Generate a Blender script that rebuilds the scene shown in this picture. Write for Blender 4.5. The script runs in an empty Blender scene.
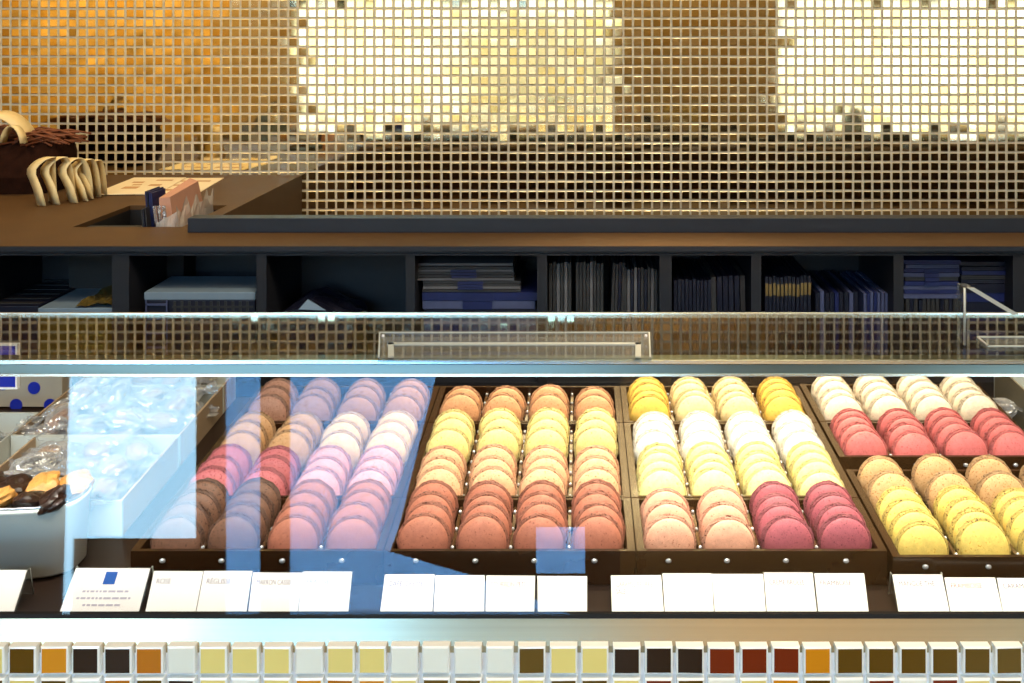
import bpy, bmesh, math, random
from mathutils import Vector, Matrix, noise
random.seed(7)
SC = bpy.context.scene
COL = SC.collection
EYE = 1.45
F = 900.0
CX, CY = 580.0, 35.0
rad = math.radians

def P(px, py, d):
    """photo pixel at distance d in front of the camera -> world point"""
    return Vector(((px - CX) / F * d, d, EYE - (py - CY) / F * d))
def X(px, d): return (px - CX) / F * d
def Z(py, d): return EYE - (py - CY) / F * d

# ------------------------------------------------------------------ materials
def srgb(c):
    return tuple(((v / 255.0) / 12.92 if v / 255.0 <= 0.04045 else ((v / 255.0 + 0.055) / 1.055) ** 2.4) for v in c) + (1.0,)

def new_mat(name):
    m = bpy.data.materials.new(name); m.use_nodes = True
    nt = m.node_tree
    for n in list(nt.nodes): nt.nodes.remove(n)
    out = nt.nodes.new('ShaderNodeOutputMaterial')
    return m, nt, out

def mat(name, col, rough=0.5, metal=0.0, var=0.0, scale=30.0, bump=0.0, bscale=200.0, spec=0.5, lin=False, stretch=None, coat=0.0):
    m, nt, out = new_mat(name)
    b = nt.nodes.new('ShaderNodeBsdfPrincipled')
    c = col if lin else srgb(col)
    b.inputs['Base Color'].default_value = c
    b.inputs['Roughness'].default_value = rough
    b.inputs['Metallic'].default_value = metal
    b.inputs['Specular IOR Level'].default_value = spec
    b.inputs['Coat Weight'].default_value = coat
    tc = nt.nodes.new('ShaderNodeTexCoord')
    mp = nt.nodes.new('ShaderNodeMapping')
    nt.links.new(tc.outputs['Object'], mp.inputs['Vector'])
    if stretch: mp.inputs['Scale'].default_value = stretch
    if var > 0:
        n = nt.nodes.new('ShaderNodeTexNoise'); n.inputs['Scale'].default_value = scale; n.inputs['Detail'].default_value = 4
        nt.links.new(mp.outputs[0], n.inputs['Vector'])
        r = nt.nodes.new('ShaderNodeValToRGB')
        r.color_ramp.elements[0].position = 0.3; r.color_ramp.elements[1].position = 0.7
        r.color_ramp.elements[0].color = tuple(v * (1 - var) for v in c[:3]) + (1,)
        r.color_ramp.elements[1].color = tuple(min(1, v * (1 + var)) for v in c[:3]) + (1,)
        nt.links.new(n.outputs['Fac'], r.inputs['Fac']); nt.links.new(r.outputs[0], b.inputs['Base Color'])
    if bump > 0:
        n2 = nt.nodes.new('ShaderNodeTexNoise'); n2.inputs['Scale'].default_value = bscale; n2.inputs['Detail'].default_value = 3
        nt.links.new(mp.outputs[0], n2.inputs['Vector'])
        bp = nt.nodes.new('ShaderNodeBump'); bp.inputs['Strength'].default_value = bump; bp.inputs['Distance'].default_value = 0.002
        nt.links.new(n2.outputs['Fac'], bp.inputs['Height']); nt.links.new(bp.outputs[0], b.inputs['Normal'])
    nt.links.new(b.outputs[0], out.inputs['Surface'])
    return m

def glass_mat(name, tint=(0.97, 0.985, 0.98), r0=0.043, rough=0.0, diffuse=None, dfac=0.0, bump=0.0):
    """clear sheet: Schlick reflection over straight-through transmission"""
    m, nt, out = new_mat(name)
    g = nt.nodes.new('ShaderNodeNewGeometry')
    nrm = g.outputs['Normal']
    dot = nt.nodes.new('ShaderNodeVectorMath'); dot.operation = 'DOT_PRODUCT'
    nt.links.new(nrm, dot.inputs[0]); nt.links.new(g.outputs['Incoming'], dot.inputs[1])
    def mth(op, a, b=None):
        n = nt.nodes.new('ShaderNodeMath'); n.operation = op
        for i, v in enumerate((a, b)):
            if v is None: continue
            if isinstance(v, (int, float)): n.inputs[i].default_value = v
            else: nt.links.new(v, n.inputs[i])
        return n.outputs[0]
    c = mth('ABSOLUTE', dot.outputs['Value'])
    k = mth('POWER', mth('SUBTRACT', 1.0, c), 5.0)
    fac = mth('ADD', mth('MULTIPLY', k, 1 - r0), r0)
    tr = nt.nodes.new('ShaderNodeBsdfTransparent'); tr.inputs['Color'].default_value = tint + (1,)
    gl = nt.nodes.new('ShaderNodeBsdfGlossy'); gl.inputs['Roughness'].default_value = rough
    if bump > 0:
        tc = nt.nodes.new('ShaderNodeTexCoord')
        n2 = nt.nodes.new('ShaderNodeTexNoise'); n2.inputs['Scale'].default_value = 120
        nt.links.new(tc.outputs['Object'], n2.inputs['Vector'])
        bp = nt.nodes.new('ShaderNodeBump'); bp.inputs['Strength'].default_value = bump; bp.inputs['Distance'].default_value = 0.003
        nt.links.new(n2.outputs['Fac'], bp.inputs['Height']); nt.links.new(bp.outputs[0], gl.inputs['Normal'])
    mx = nt.nodes.new('ShaderNodeMixShader')
    nt.links.new(fac, mx.inputs[0]); nt.links.new(tr.outputs[0], mx.inputs[1]); nt.links.new(gl.outputs[0], mx.inputs[2])
    last = mx.outputs[0]
    if diffuse:
        df = nt.nodes.new('ShaderNodeBsdfDiffuse'); df.inputs['Color'].default_value = diffuse + (1,)
        m2 = nt.nodes.new('ShaderNodeMixShader'); m2.inputs[0].default_value = dfac
        nt.links.new(last, m2.inputs[1]); nt.links.new(df.outputs[0], m2.inputs[2]); last = m2.outputs[0]
    nt.links.new(last, out.inputs['Surface'])
    return m

def macaron_mat(name, col, speck=None, amount=0.0):
    m, nt, out = new_mat(name)
    b = nt.nodes.new('ShaderNodeBsdfPrincipled')
    b.inputs['Roughness'].default_value = 0.55
    b.inputs['Specular IOR Level'].default_value = 0.35
    tc = nt.nodes.new('ShaderNodeTexCoord'); oi = nt.nodes.new('ShaderNodeObjectInfo')
    ad = nt.nodes.new('ShaderNodeVectorMath'); ad.operation = 'ADD'
    nt.links.new(tc.outputs['Object'], ad.inputs[0]); nt.links.new(oi.outputs['Random'], ad.inputs[1])
    n = nt.nodes.new('ShaderNodeTexNoise'); n.inputs['Scale'].default_value = 260; n.inputs['Detail'].default_value = 5
    nt.links.new(ad.outputs[0], n.inputs['Vector'])
    r = nt.nodes.new('ShaderNodeValToRGB'); c = srgb(col)
    r.color_ramp.elements[0].position = 0.32; r.color_ramp.elements[1].position = 0.68
    r.color_ramp.elements[0].color = tuple(v * 0.88 for v in c[:3]) + (1,)
    r.color_ramp.elements[1].color = tuple(min(1, v * 1.08) for v in c[:3]) + (1,)
    nt.links.new(n.outputs['Fac'], r.inputs['Fac'])
    colout = r.outputs[0]
    if speck:
        v = nt.nodes.new('ShaderNodeTexNoise'); v.inputs['Scale'].default_value = 620; v.inputs['Detail'].default_value = 1
        nt.links.new(ad.outputs[0], v.inputs['Vector'])
        r2 = nt.nodes.new('ShaderNodeValToRGB'); r2.color_ramp.elements[0].position = 0.66 - amount; r2.color_ramp.elements[1].position = 0.72 - amount
        nt.links.new(v.outputs['Fac'], r2.inputs['Fac'])
        mx = nt.nodes.new('ShaderNodeMixRGB'); mx.inputs[2].default_value = srgb(speck)
        nt.links.new(r2.outputs[0], mx.inputs[0]); nt.links.new(colout, mx.inputs[1]); colout = mx.outputs[0]
    nt.links.new(colout, b.inputs['Base Color'])
    n2 = nt.nodes.new('ShaderNodeTexNoise'); n2.inputs['Scale'].default_value = 900; n2.inputs['Detail'].default_value = 2
    nt.links.new(ad.outputs[0], n2.inputs['Vector'])
    bp = nt.nodes.new('ShaderNodeBump'); bp.inputs['Strength'].default_value = 0.25; bp.inputs['Distance'].default_value = 0.001
    nt.links.new(n2.outputs['Fac'], bp.inputs['Height']); nt.links.new(bp.outputs[0], b.inputs['Normal'])
    nt.links.new(b.outputs[0], out.inputs['Surface'])
    return m

M = {}
M['tile_gold'] = mat('gold glass tile', (246, 234, 190), 0.05, 1.0)
M['tile_gold2'] = mat('pale gold glass tile', (252, 244, 214), 0.07, 1.0)
M['tile_gold3'] = mat('deep gold glass tile', (236, 216, 158), 0.06, 1.0)
M['tile_bevel'] = mat('gold tile bevel', (226, 208, 160), 0.38, 1.0)
M['grout'] = mat('sand grey grout', (208, 197, 172), 0.8, var=0.12, scale=80)
M['grout_white'] = mat('white grout', (238, 238, 242), 0.7, var=0.04, scale=80)
M['clear_edge'] = mat('clear glass tile edge', (250, 248, 240), 0.08, 0.0, spec=0.8)
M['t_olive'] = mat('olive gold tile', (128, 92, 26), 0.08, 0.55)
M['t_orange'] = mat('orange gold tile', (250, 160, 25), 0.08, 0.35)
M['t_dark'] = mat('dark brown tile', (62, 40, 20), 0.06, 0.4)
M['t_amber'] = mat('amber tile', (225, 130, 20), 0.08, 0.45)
M['t_pale'] = mat('pale gold tile', (255, 228, 132), 0.07, 0.15)  # pale and cream skirting tones carry the bright window reflection
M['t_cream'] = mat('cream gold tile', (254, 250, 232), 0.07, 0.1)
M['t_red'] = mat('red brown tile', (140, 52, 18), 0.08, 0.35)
M['paint'] = mat('warm painted wall', (150, 122, 78), 0.7, var=0.08, scale=3)
M['ceil'] = mat('ceiling paint', (214, 196, 160), 0.8, var=0.03, scale=2)
M['floor'] = mat('floor stone', (120, 104, 84), 0.35, var=0.15, scale=5)
M['dark_panel'] = mat('dark stained panel', (28, 19, 13), 0.5, var=0.2, scale=8)
M['black_board'] = mat('black board', (14, 12, 12), 0.6, var=0.1, scale=8)
M['wood_gold'] = mat('honey timber', (186, 146, 78), 0.4, var=0.85, scale=6.5, stretch=(1, 1, 1))
M['sill_wood'] = mat('window sill timber', (196, 130, 60), 0.4, var=0.15, scale=10)
M['street'] = mat('rendered street front', (0.70, 0.46, 0.30, 1), 0.8, var=0.3, scale=0.5, lin=True)
M['pavement'] = mat('street paving', (190, 120, 60), 0.8, var=0.2, scale=1)
M['counter'] = mat('brown laminate counter', (82, 58, 32), 0.6, spec=0.25, var=0.08, scale=14, bump=0.06, bscale=300)
M['lip'] = mat('blue black board edge', (26, 29, 38), 0.5, var=0.12, scale=20)
M['shelf'] = mat('charcoal shelving', (25, 26, 33), 0.55, var=0.08, scale=20)
M['deck'] = mat('dark brown deck', (38, 26, 20), 0.3, var=0.15, scale=12)
M['case_body'] = mat('case body laminate', (70, 60, 50), 0.5, var=0.05)
M['steel'] = mat('brushed brass steel', (214, 196, 158), 0.2, 0.72, var=0.05, scale=8, stretch=(0.4, 1, 60))
M['rail'] = mat('polished aluminium rail', (112, 124, 120), 0.3, 1.0, var=0.04, scale=8, stretch=(0.5, 1, 40))
M['edge'] = mat('polished glass edge', (232, 240, 236), 0.22, 0.9)
M['gasket'] = mat('black rubber gasket', (14, 11, 12), 0.8, var=0.05)
M['glass'] = glass_mat('case glass')
M['glass_top'] = glass_mat('top glass', tint=(0.96, 0.98, 0.96))
M['acrylic'] = glass_mat('clear acrylic', tint=(0.93, 0.95, 0.95), r0=0.06, diffuse=(0.8, 0.85, 0.85), dfac=0.05)
M['acrylic_edge'] = mat('acrylic edge', (176, 178, 170), 0.3, 0.0, spec=0.6)
M['film'] = glass_mat('blue tinted film', tint=(0.50, 0.60, 0.72))
M['cello'] = glass_mat('cellophane', tint=(0.93, 0.94, 0.95), r0=0.26, rough=0.08, diffuse=(0.95, 0.95, 0.97), dfac=0.18, bump=1.0)
M['cello_thick'] = glass_mat('thick cellophane', tint=(0.93, 0.92, 0.9), r0=0.18, rough=0.15, diffuse=(0.9, 0.84, 0.76), dfac=0.4, bump=0.6)
M['tray'] = mat('smoked brown tray plastic', (48, 28, 12), 0.22, var=0.12, scale=18, coat=0.05)
M['rib'] = mat('smoked tray rib', (70, 46, 26), 0.1, var=0.1, scale=20, coat=0.5)
M['bead'] = mat('clear tray bump', (220, 222, 226), 0.08, 0.6)
M['card'] = mat('white card', (246, 244, 246), 0.6, var=0.01, scale=40)
M['ink'] = mat('grey ink', (112, 104, 122), 0.7, var=0.05)
M['ink_blue'] = mat('pale blue ink', (150, 154, 186), 0.7, var=0.05)
M['ink_pale'] = mat('pale print', (186, 184, 204), 0.7, var=0.05)
M['ink_red'] = mat('faded red ink', (160, 96, 96), 0.7, var=0.05)
M['royal'] = mat('royal blue print', (40, 92, 178), 0.5, var=0.06, scale=60)
M['dot'] = mat('blue dot print', (20, 40, 170), 0.5, var=0.04)
M['box_grey'] = mat('grey white carton', (196, 198, 190), 0.55, var=0.05, scale=25)
M['tub'] = mat('pale grey tub', (228, 230, 222), 0.5, var=0.03, scale=25)
M['box_tan'] = mat('tan carton', (172, 146, 116), 0.6, var=0.06, scale=25)
M['box_olive'] = mat('olive grey carton', (128, 120, 100), 0.6, var=0.06, scale=25)
M['dot_paper'] = mat('grey beige carton', (176, 166, 150), 0.6, var=0.05, scale=20)
M['caramel'] = mat('caramel', (176, 104, 48), 0.3, var=0.25, scale=120)
M['choc'] = mat('dark chocolate', (44, 26, 18), 0.28, var=0.3, scale=150, bump=0.5, bscale=260)
M['nut'] = mat('toasted nut', (196, 140, 70), 0.45, var=0.25, scale=150)
M['silver'] = mat('silver wrap', (214, 214, 222), 0.15, 0.9, bump=0.6, bscale=160)
M['goldwrap'] = mat('gold wrap', (206, 176, 96), 0.2, 0.85, bump=0.7, bscale=110)
M['navy'] = mat('navy card', (14, 15, 34), 0.45, var=0.2, scale=60)
M['navy_lite'] = mat('blue card', (22, 30, 78), 0.45, var=0.15, scale=60)
M['slate_card'] = mat('dark grey card', (44, 42, 42), 0.5, var=0.15, scale=60)
M['grey_card'] = mat('grey card', (92, 90, 92), 0.5, var=0.1, scale=60)
M['ice_card'] = mat('ice blue card', (112, 130, 146), 0.5, var=0.05, scale=40)
M['blue_grey_card'] = mat('blue grey card', (66, 72, 104), 0.5, var=0.1, scale=60)
M['ochre_card'] = mat('ochre card', (112, 92, 50), 0.5, var=0.1, scale=60)
M['paper'] = mat('cream paper', (240, 222, 184), 0.7, var=0.03, scale=30)
M['print'] = mat('brown print', (196, 150, 100), 0.7, var=0.1)
M['bag_brown'] = mat('dark brown woven bag', (40, 19, 10), 0.9, spec=0.1, var=0.3, scale=60, bump=0.5, bscale=180)
M['fibre'] = mat('rust shredded fibre', (112, 58, 28), 0.6, var=0.35, scale=90)
M['ribbon'] = mat('cream ribbon', (232, 208, 152), 0.45, var=0.06, scale=50)
M['kraft'] = mat('dusty pink carton', (190, 140, 116), 0.6, var=0.05, scale=30)

# ------------------------------------------------------------------ mesh helpers
class MB:
    def __init__(self):
        self.v = []; self.f = []; self.mi = []; self.sm = []
    def add(self, vs, fs, mi=0, smooth=False):
        o = len(self.v)
        self.v += [Vector(p) for p in vs]
        for f in fs:
            self.f.append([i + o for i in f]); self.mi.append(mi); self.sm.append(smooth)
        return self
    def box(self, x0, x1, y0, y1, z0, z1, mi=0, bev=0.0, xf=None):
        if bev > 0:
            bm = bmesh.new()
            vs = [bm.verts.new((x, y, z)) for x in (x0, x1) for y in (y0, y1) for z in (z0, z1)]
            for q in ((0, 1, 3, 2), (4, 6, 7, 5), (0, 4, 5, 1), (2, 3, 7, 6), (0, 2, 6, 4), (1, 5, 7, 3)):
                bm.faces.new([vs[i] for i in q])
            bmesh.ops.recalc_face_normals(bm, faces=bm.faces)
            bmesh.ops.bevel(bm, geom=list(bm.edges), offset=bev, segments=2, affect='EDGES', profile=0.6)
            bm.verts.index_update()
            self.add([xf @ v.co if xf else v.co.copy() for v in bm.verts], [[v.index for v in f.verts] for f in bm.faces], mi)
            bm.free(); return self
        vs = [Vector((x, y, z)) for x in (x0, x1) for y in (y0, y1) for z in (z0, z1)]
        if xf: vs = [xf @ v for v in vs]
        return self.add(vs, [(0, 1, 3, 2), (4, 6, 7, 5), (0, 4, 5, 1), (2, 3, 7, 6), (0, 2, 6, 4), (1, 5, 7, 3)], mi)
    def hexa(self, bot, top, mi=0):
        """8 corner solid: bot and top are 4 points each, same winding"""
        n = len(bot)
        fs = [list(range(n))[::-1], list(range(n, 2 * n))] + [[i, (i + 1) % n, n + (i + 1) % n, n + i] for i in range(n)]
        return self.add(list(bot) + list(top), fs, mi)
    def prism(self, poly, axis, a0, a1, mi=0):
        """extrude a 2D polygon along an axis: 'x' poly=(y,z), 'y' poly=(x,z), 'z' poly=(x,y)"""
        def mk(p, a):
            return {'x': (a, p[0], p[1]), 'y': (p[0], a, p[1]), 'z': (p[0], p[1], a)}[axis]
        return self.hexa([mk(p, a0) for p in poly], [mk(p, a1) for p in poly], mi)
    def tube(self, pts, r, seg=8, mi=0):
        pts = [Vector(p) for p in pts]; rings = []
        for i, p in enumerate(pts):
            t = (pts[min(i + 1, len(pts) - 1)] - pts[max(i - 1, 0)]).normalized()
            a = t.cross(Vector((0, 0, 1)) if abs(t.z) < 0.9 else Vector((1, 0, 0))).normalized(); b = t.cross(a)
            rings.append([p + r * (math.cos(k * 2 * math.pi / seg) * a + math.sin(k * 2 * math.pi / seg) * b) for k in range(seg)])
        vs = [q for rg in rings for q in rg]
        fs = [[i * seg + k, i * seg + (k + 1) % seg, (i + 1) * seg + (k + 1) % seg, (i + 1) * seg + k] for i in range(len(pts) - 1) for k in range(seg)]
        fs += [list(range(seg)), [(len(pts) - 1) * seg + k for k in range(seg)][::-1]]
        return self.add(vs, fs, mi, True)
    def ribbon(self, pts, width, thick, wdir):
        """flat band following pts, wide along wdir"""
        pts = [Vector(p) for p in pts]; w = Vector(wdir).normalized() * width / 2; rings = []
        for i, p in enumerate(pts):
            t = (pts[min(i + 1, len(pts) - 1)] - pts[max(i - 1, 0)]).normalized()
            n = t.cross(w).normalized() * thick / 2
            rings.append([p - w - n, p + w - n, p + w + n, p - w + n])
        vs = [q for rg in rings for q in rg]
        fs = [[i * 4 + k, i * 4 + (k + 1) % 4, (i + 1) * 4 + (k + 1) % 4, (i + 1) * 4 + k] for i in range(len(pts) - 1) for k in range(4)]
        L = (len(pts) - 1) * 4
        fs += [[3, 2, 1, 0], [L, L + 1, L + 2, L + 3]]
        return self.add(vs, fs, 0, True)
    def mesh(self, name, mats):
        me = bpy.data.meshes.new(name)
        me.from_pydata([tuple(p) for p in self.v], [], self.f)
        if not isinstance(mats, (list, tuple)): mats = [mats]
        for m in mats: me.materials.append(M[m] if isinstance(m, str) else m)
        for p, i, s in zip(me.polygons, self.mi, self.sm):
            p.material_index = i; p.use_smooth = s
        bm = bmesh.new(); bm.from_mesh(me); bmesh.ops.recalc_face_normals(bm, faces=bm.faces); bm.to_mesh(me); bm.free()
        return me
    def build(self, name, mats, parent=None, loc=None, world=True):
        """world=True: verts are world coordinates and get moved into the parent's or own frame"""
        if parent is not None and world:
            inv = (Matrix.Translation(parent.location) @ parent.rotation_euler.to_matrix().to_4x4()).inverted()
            self.v = [inv @ p for p in self.v]
        elif loc is not None and world:
            L = Vector(loc); self.v = [p - L for p in self.v]
        o = bpy.data.objects.new(name, self.mesh(name, mats)); COL.objects.link(o)
        if parent is not None: o.parent = parent
        elif loc is not None: o.location = loc
        return o

def tag(o, label, cat, group=None):
    o['label'] = label; o['category'] = cat
    if group: o['group'] = group
    return o
def thing(name, label, cat, loc, rot=(0, 0, 0), group=None):
    o = bpy.data.objects.new(name, None); COL.objects.link(o)
    o.empty_display_size = 0.02
    o.location = loc; o.rotation_euler = rot
    return tag(o, label, cat, group)
def struct(o): o['kind'] = 'structure'; return o
def place(name, me, parent, loc=(0, 0, 0), rot=(0, 0, 0)):
    o = bpy.data.objects.new(name, me); COL.objects.link(o); o.parent = parent; o.location = loc; o.rotation_euler = rot
    return o
def W(x, y, z): return Vector((x, y, EYE + z))     # z measured from eye height
ORD = ['front', 'second', 'third', 'fourth', 'fifth', 'sixth', 'seventh', 'eighth', 'ninth', 'tenth']

# ------------------------------------------------------------------ the room
YB, YF = 2.06, -2.5          # mosaic wall face, street wall
XL, XR = -4.6, 4.6
CEIL = EYE + 1.75
struct(MB().box(XL - .1, XR + .1, YF - .1, YB + .25, -.1, 0).build('floor', 'floor', loc=(0, 0, 0)))
struct(MB().box(XL - .1, XR + .1, YF - .1, YB + .25, CEIL, CEIL + .1).build('ceiling', 'ceil', loc=(0, 0, CEIL)))
struct(MB().box(XL - .1, XL, YF - .1, YB + .25, 0, CEIL).build('wall_left', 'paint', loc=(XL, 0, 0)))
struct(MB().box(XR, XR + .1, YF - .1, YB + .25, 0, CEIL).build('wall_right', 'paint', loc=(XR, 0, 0)))

def mosaic(mb, x0, nx, z0, nz, pitch, yface, depth, size, inset, tilt, pick, edge_mi, origin_rows_up=True):
    """rows of bevelled glass tiles standing proud of a grout bed, facing -Y"""
    for j in range(nz):
        for i in range(nx):
            cx = x0 + (i + .5) * pitch; cz = z0 + (j + .5) * pitch
            h = size / 2; q = h - inset
            tx = random.gauss(0, tilt); tz = random.gauss(0, tilt)
            cx += random.uniform(-1, 1) * pitch * .012; cz += random.uniform(-1, 1) * pitch * .012
            vs = [(cx + sx * h, yface + depth, cz + sz * h) for sx, sz in ((-1, -1), (1, -1), (1, 1), (-1, 1))]
            vs += [(cx + sx * h, yface + inset * .6, cz + sz * h) for sx, sz in ((-1, -1), (1, -1), (1, 1), (-1, 1))]
            vs += [(cx + sx * q, yface + sx * q * tx + sz * q * tz, cz + sz * q) for sx, sz in ((-1, -1), (1, -1), (1, 1), (-1, 1))]
            mi = pick(i, j)
            mb.add(vs, [(8, 9, 10, 11)], mi)
            mb.add(vs, [(4, 5, 9, 8), (5, 6, 10, 9), (6, 7, 11, 10), (7, 4, 8, 11), (0, 1, 5, 4), (1, 2, 6, 5), (2, 3, 7, 6), (3, 0, 4, 7)], mi if edge_mi is None else edge_mi)

PITCH = .02192
mb = MB()
mb.box(XL, XR, YB + .0018, YB + .2, 0, CEIL, 0)
gx0 = X(355.2, YB) - 75 * PITCH
gz0 = Z(8.6, YB) - 26 * PITCH
def pick_wall(i, j):
    r = random.random()
    return 1 if r < .5 else (2 if r < .8 else 3)
mosaic(mb, gx0, 165, gz0, 26 + 27, PITCH, YB, .0025, .0176, .0009, .006, pick_wall, 4)
struct(mb.build('wall_back', ['grout', 'tile_gold', 'tile_gold2', 'tile_gold3', 'tile_bevel'], loc=(0, YB, 0)))

# street wall with shop windows behind the viewer
W1 = (-2.06, .25); W2 = (1.5, 3.7); ZS, ZT = -.68, .30
T_X = (-2.62, .12); T_Z = (.33, 1.5)
mb = MB()
def wallcells(mb, xs, zs, openings, y0, y1):
    for a, b in zip(xs, xs[1:]):
        for c, d in zip(zs, zs[1:]):
            mx, mz = (a + b) / 2, (c + d) / 2
            if any(o[0] < mx < o[1] and o[2] < mz < o[3] for o in openings): continue
            mb.box(a, b, y0, y1, EYE + c, EYE + d)
ops = [W1 + (ZS, ZT), W2 + (ZS, ZT), T_X + T_Z]
wallcells(mb, [-2.62, -2.06, .12, .25, 1.5, 3.7, XR], [-EYE, ZS, ZT, T_Z[0], T_Z[1], CEIL - EYE], ops, YF - .08, YF)
struct(mb.build('wall_front', 'paint', loc=(0, YF, 0)))
mb = MB().box(-2.62, XR, YF + .0005, YF + .03, .0, EYE + ZS - .036)
struct(mb.build('baseboard_front', 'dark_panel', loc=(0, YF, 0)))
struct(MB().box(XL, -2.62, YF - .08, YF, 0, CEIL).build('wall_front.001', 'wood_gold', loc=(-3.5, YF, 0)))
struct(MB().box(-2.15, .3, YF - .02, YF + .10, EYE + ZS - .035, EYE + ZS, bev=.005).build('trim_1', 'sill_wood', loc=(-1, YF, EYE + ZS)))
struct(MB().box(1.45, 3.75, YF - .02, YF + .10, EYE + ZS - .035, EYE + ZS, bev=.005).build('trim_2', 'sill_wood', loc=(2, YF, EYE + ZS)))
# unseen boards added in the transom window to darken the case glass reflection
import itertools
th = rad(23.5); GN = Vector((0, -math.cos(th), math.sin(th))); G0 = Vector((0, .64, -.4124))
def glass_hit(px, py):
    d = Vector(((px - CX) / F, 1, -(py - CY) / F)); t = G0.dot(GN) / d.dot(GN); h = d * t
    r = d - 2 * d.dot(GN) * GN; s = (YF - h.y) / r.y; q = h + r * s
    return (q.x, EYE + q.z)
# board outlines traced back from the dark bars wanted in the case glass
ADDED_BOARDS = [
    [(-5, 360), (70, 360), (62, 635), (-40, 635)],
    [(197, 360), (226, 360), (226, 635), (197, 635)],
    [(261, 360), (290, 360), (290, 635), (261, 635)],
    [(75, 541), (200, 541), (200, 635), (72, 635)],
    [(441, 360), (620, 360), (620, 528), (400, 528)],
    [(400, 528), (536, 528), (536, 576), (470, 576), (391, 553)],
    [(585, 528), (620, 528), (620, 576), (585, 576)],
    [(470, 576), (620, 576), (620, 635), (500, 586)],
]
mb = MB()
for bd in ADDED_BOARDS:
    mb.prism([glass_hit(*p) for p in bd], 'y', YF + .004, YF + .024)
struct(mb.build('added_window_boards', 'black_board', loc=(-1, YF, EYE)))  # added boards, shaped to block sky from the case glass reflection
mb = MB()
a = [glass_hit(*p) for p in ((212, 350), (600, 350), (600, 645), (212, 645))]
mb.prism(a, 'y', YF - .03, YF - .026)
struct(mb.build('added_window_film', 'film', loc=(-.5, YF, EYE)))  # tinted sheet added to dim the sky mirrored in the case glass
# street
struct(MB().box(-22, 22, -12.4, -12, 0, EYE + 1.35).build('wall_street', 'street', loc=(0, -12, 0)))
M['street2'] = mat('dark ochre render', (0.34, 0.20, 0.10, 1), 0.8, var=0.35, scale=1.5, lin=True)  # darker ochre tone for the low block before the street wall
struct(MB().box(-1.9, .75, -11.99, -11.8, 0, EYE + .30).build('wall_street.001', 'street2', loc=(-.5, -11.9, 0)))
struct(MB().box(-22, 22, -12, YF - .1, -.12, -.02).build('floor_street', 'pavement', loc=(0, -7, 0)))

# ------------------------------------------------------------------ back counter
CT = -.32; DF = 1.365; DL = 1.462
ct = thing('counter_top', 'brown laminate back counter running along the gold mosaic wall', 'counter', W(0, DF, CT - .008))
XE = -.636                       # right end of the deep left part
SL = (-.845, -.663, 1.50, 1.69)  # slot
mb = MB()
T = .008
def cbox(a, b, c, d): mb.box(a, b, c, d, EYE + CT - T, EYE + CT)
cbox(-2.3, SL[0], DF, YB - .0005); cbox(SL[0], SL[1], DF, SL[2]); cbox(SL[0], SL[1], SL[3], YB - .0005); cbox(SL[1], XE, DF, YB - .0005)
WB = 1.566
cbox(XE, 2.2, DF, WB)
mb.build('worktop', 'counter', ct)
MB().box(-2.3, 2.2, DF - .0012, DF - .0002, EYE + CT - T, EYE + CT - .0008).build('front_edging', 'lip', ct)
mb = MB()
mb.box(XE - .012, XE, WB, YB - .0005, EYE + CT - .14, EYE + CT - T)
mb.box(XE, 2.2, WB - .006, WB, EYE + CT - .14, EYE + CT - T)
mb.box(XE - .012, 2.2, WB - .006, YB - .0005, EYE + CT - .152, EYE + CT - .14)
mb.build('sunken_well', 'counter', ct)
mb = MB().box(XE + .001, 2.2, DL - .006, DL + .022, EYE + CT, EYE + CT + .0235, bev=.001)
mb.build('raised_lip', 'lip', ct)
mb = MB()
for (a, b, c, d) in ((SL[0] - .004, SL[0], SL[2], SL[3]), (SL[1], SL[1] + .004, SL[2], SL[3]), (SL[0] - .004, SL[1] + .004, SL[2] - .004, SL[2]), (SL[0] - .004, SL[1] + .004, SL[3], SL[3] + .004)):
    mb.box(a, b, c, d, EYE + CT - .10, EYE + CT - T)
mb.box(SL[0] - .004, SL[1] + .004, SL[2] - .004, SL[3] + .004, EYE + CT - .104, EYE + CT - .10)
mb.build('slot_liner', 'black_board', ct)

# shelving under it
ST, SB = CT - .008, -.53
su = thing('shelf_unit', 'charcoal open shelving with pigeonholes below the back counter', 'shelf', W(0, DF, -EYE))
mb = MB()
mb.box(-2.3, 2.2, DF + .006, DF + .188, EYE + ST - .004, EYE + ST - .0005)
DIV = [(-40, -28), (110, 127), (255, 265), (405, 414), (537, 547), (660, 672), (752, 762), (895, 905), (1015, 1032), (1150, 1160), (1290, 1300)]
for a, b in DIV:
    mb.box(X(a, DF), X(b, DF), DF + .006, DF + .178, EYE + SB, EYE + ST - .006)
mb.box(-2.3, 2.2, DF + .006, DF + .188, EYE + SB - .018, EYE + SB + .0006)
mb.box(-2.3, 2.2, DF + .178, DF + .188, EYE + SB, EYE + ST - .006)
mb.build('carcass', 'shelf', su)
MB().box(-2.3, 2.2, DF + .004, DF + .02, EYE + ST - .0075, EYE + ST - .0042).build('top_rail', 'shelf', su)
mb = MB()
mb.box(-2.3, 2.2, DF + .006, DF + .024, .08, EYE + SB - .018)
mb.box(-2.3, 2.2, DF + .05, DF + .188, 0, .08)
mb.build('plinth_panel', 'shelf', su)

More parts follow.
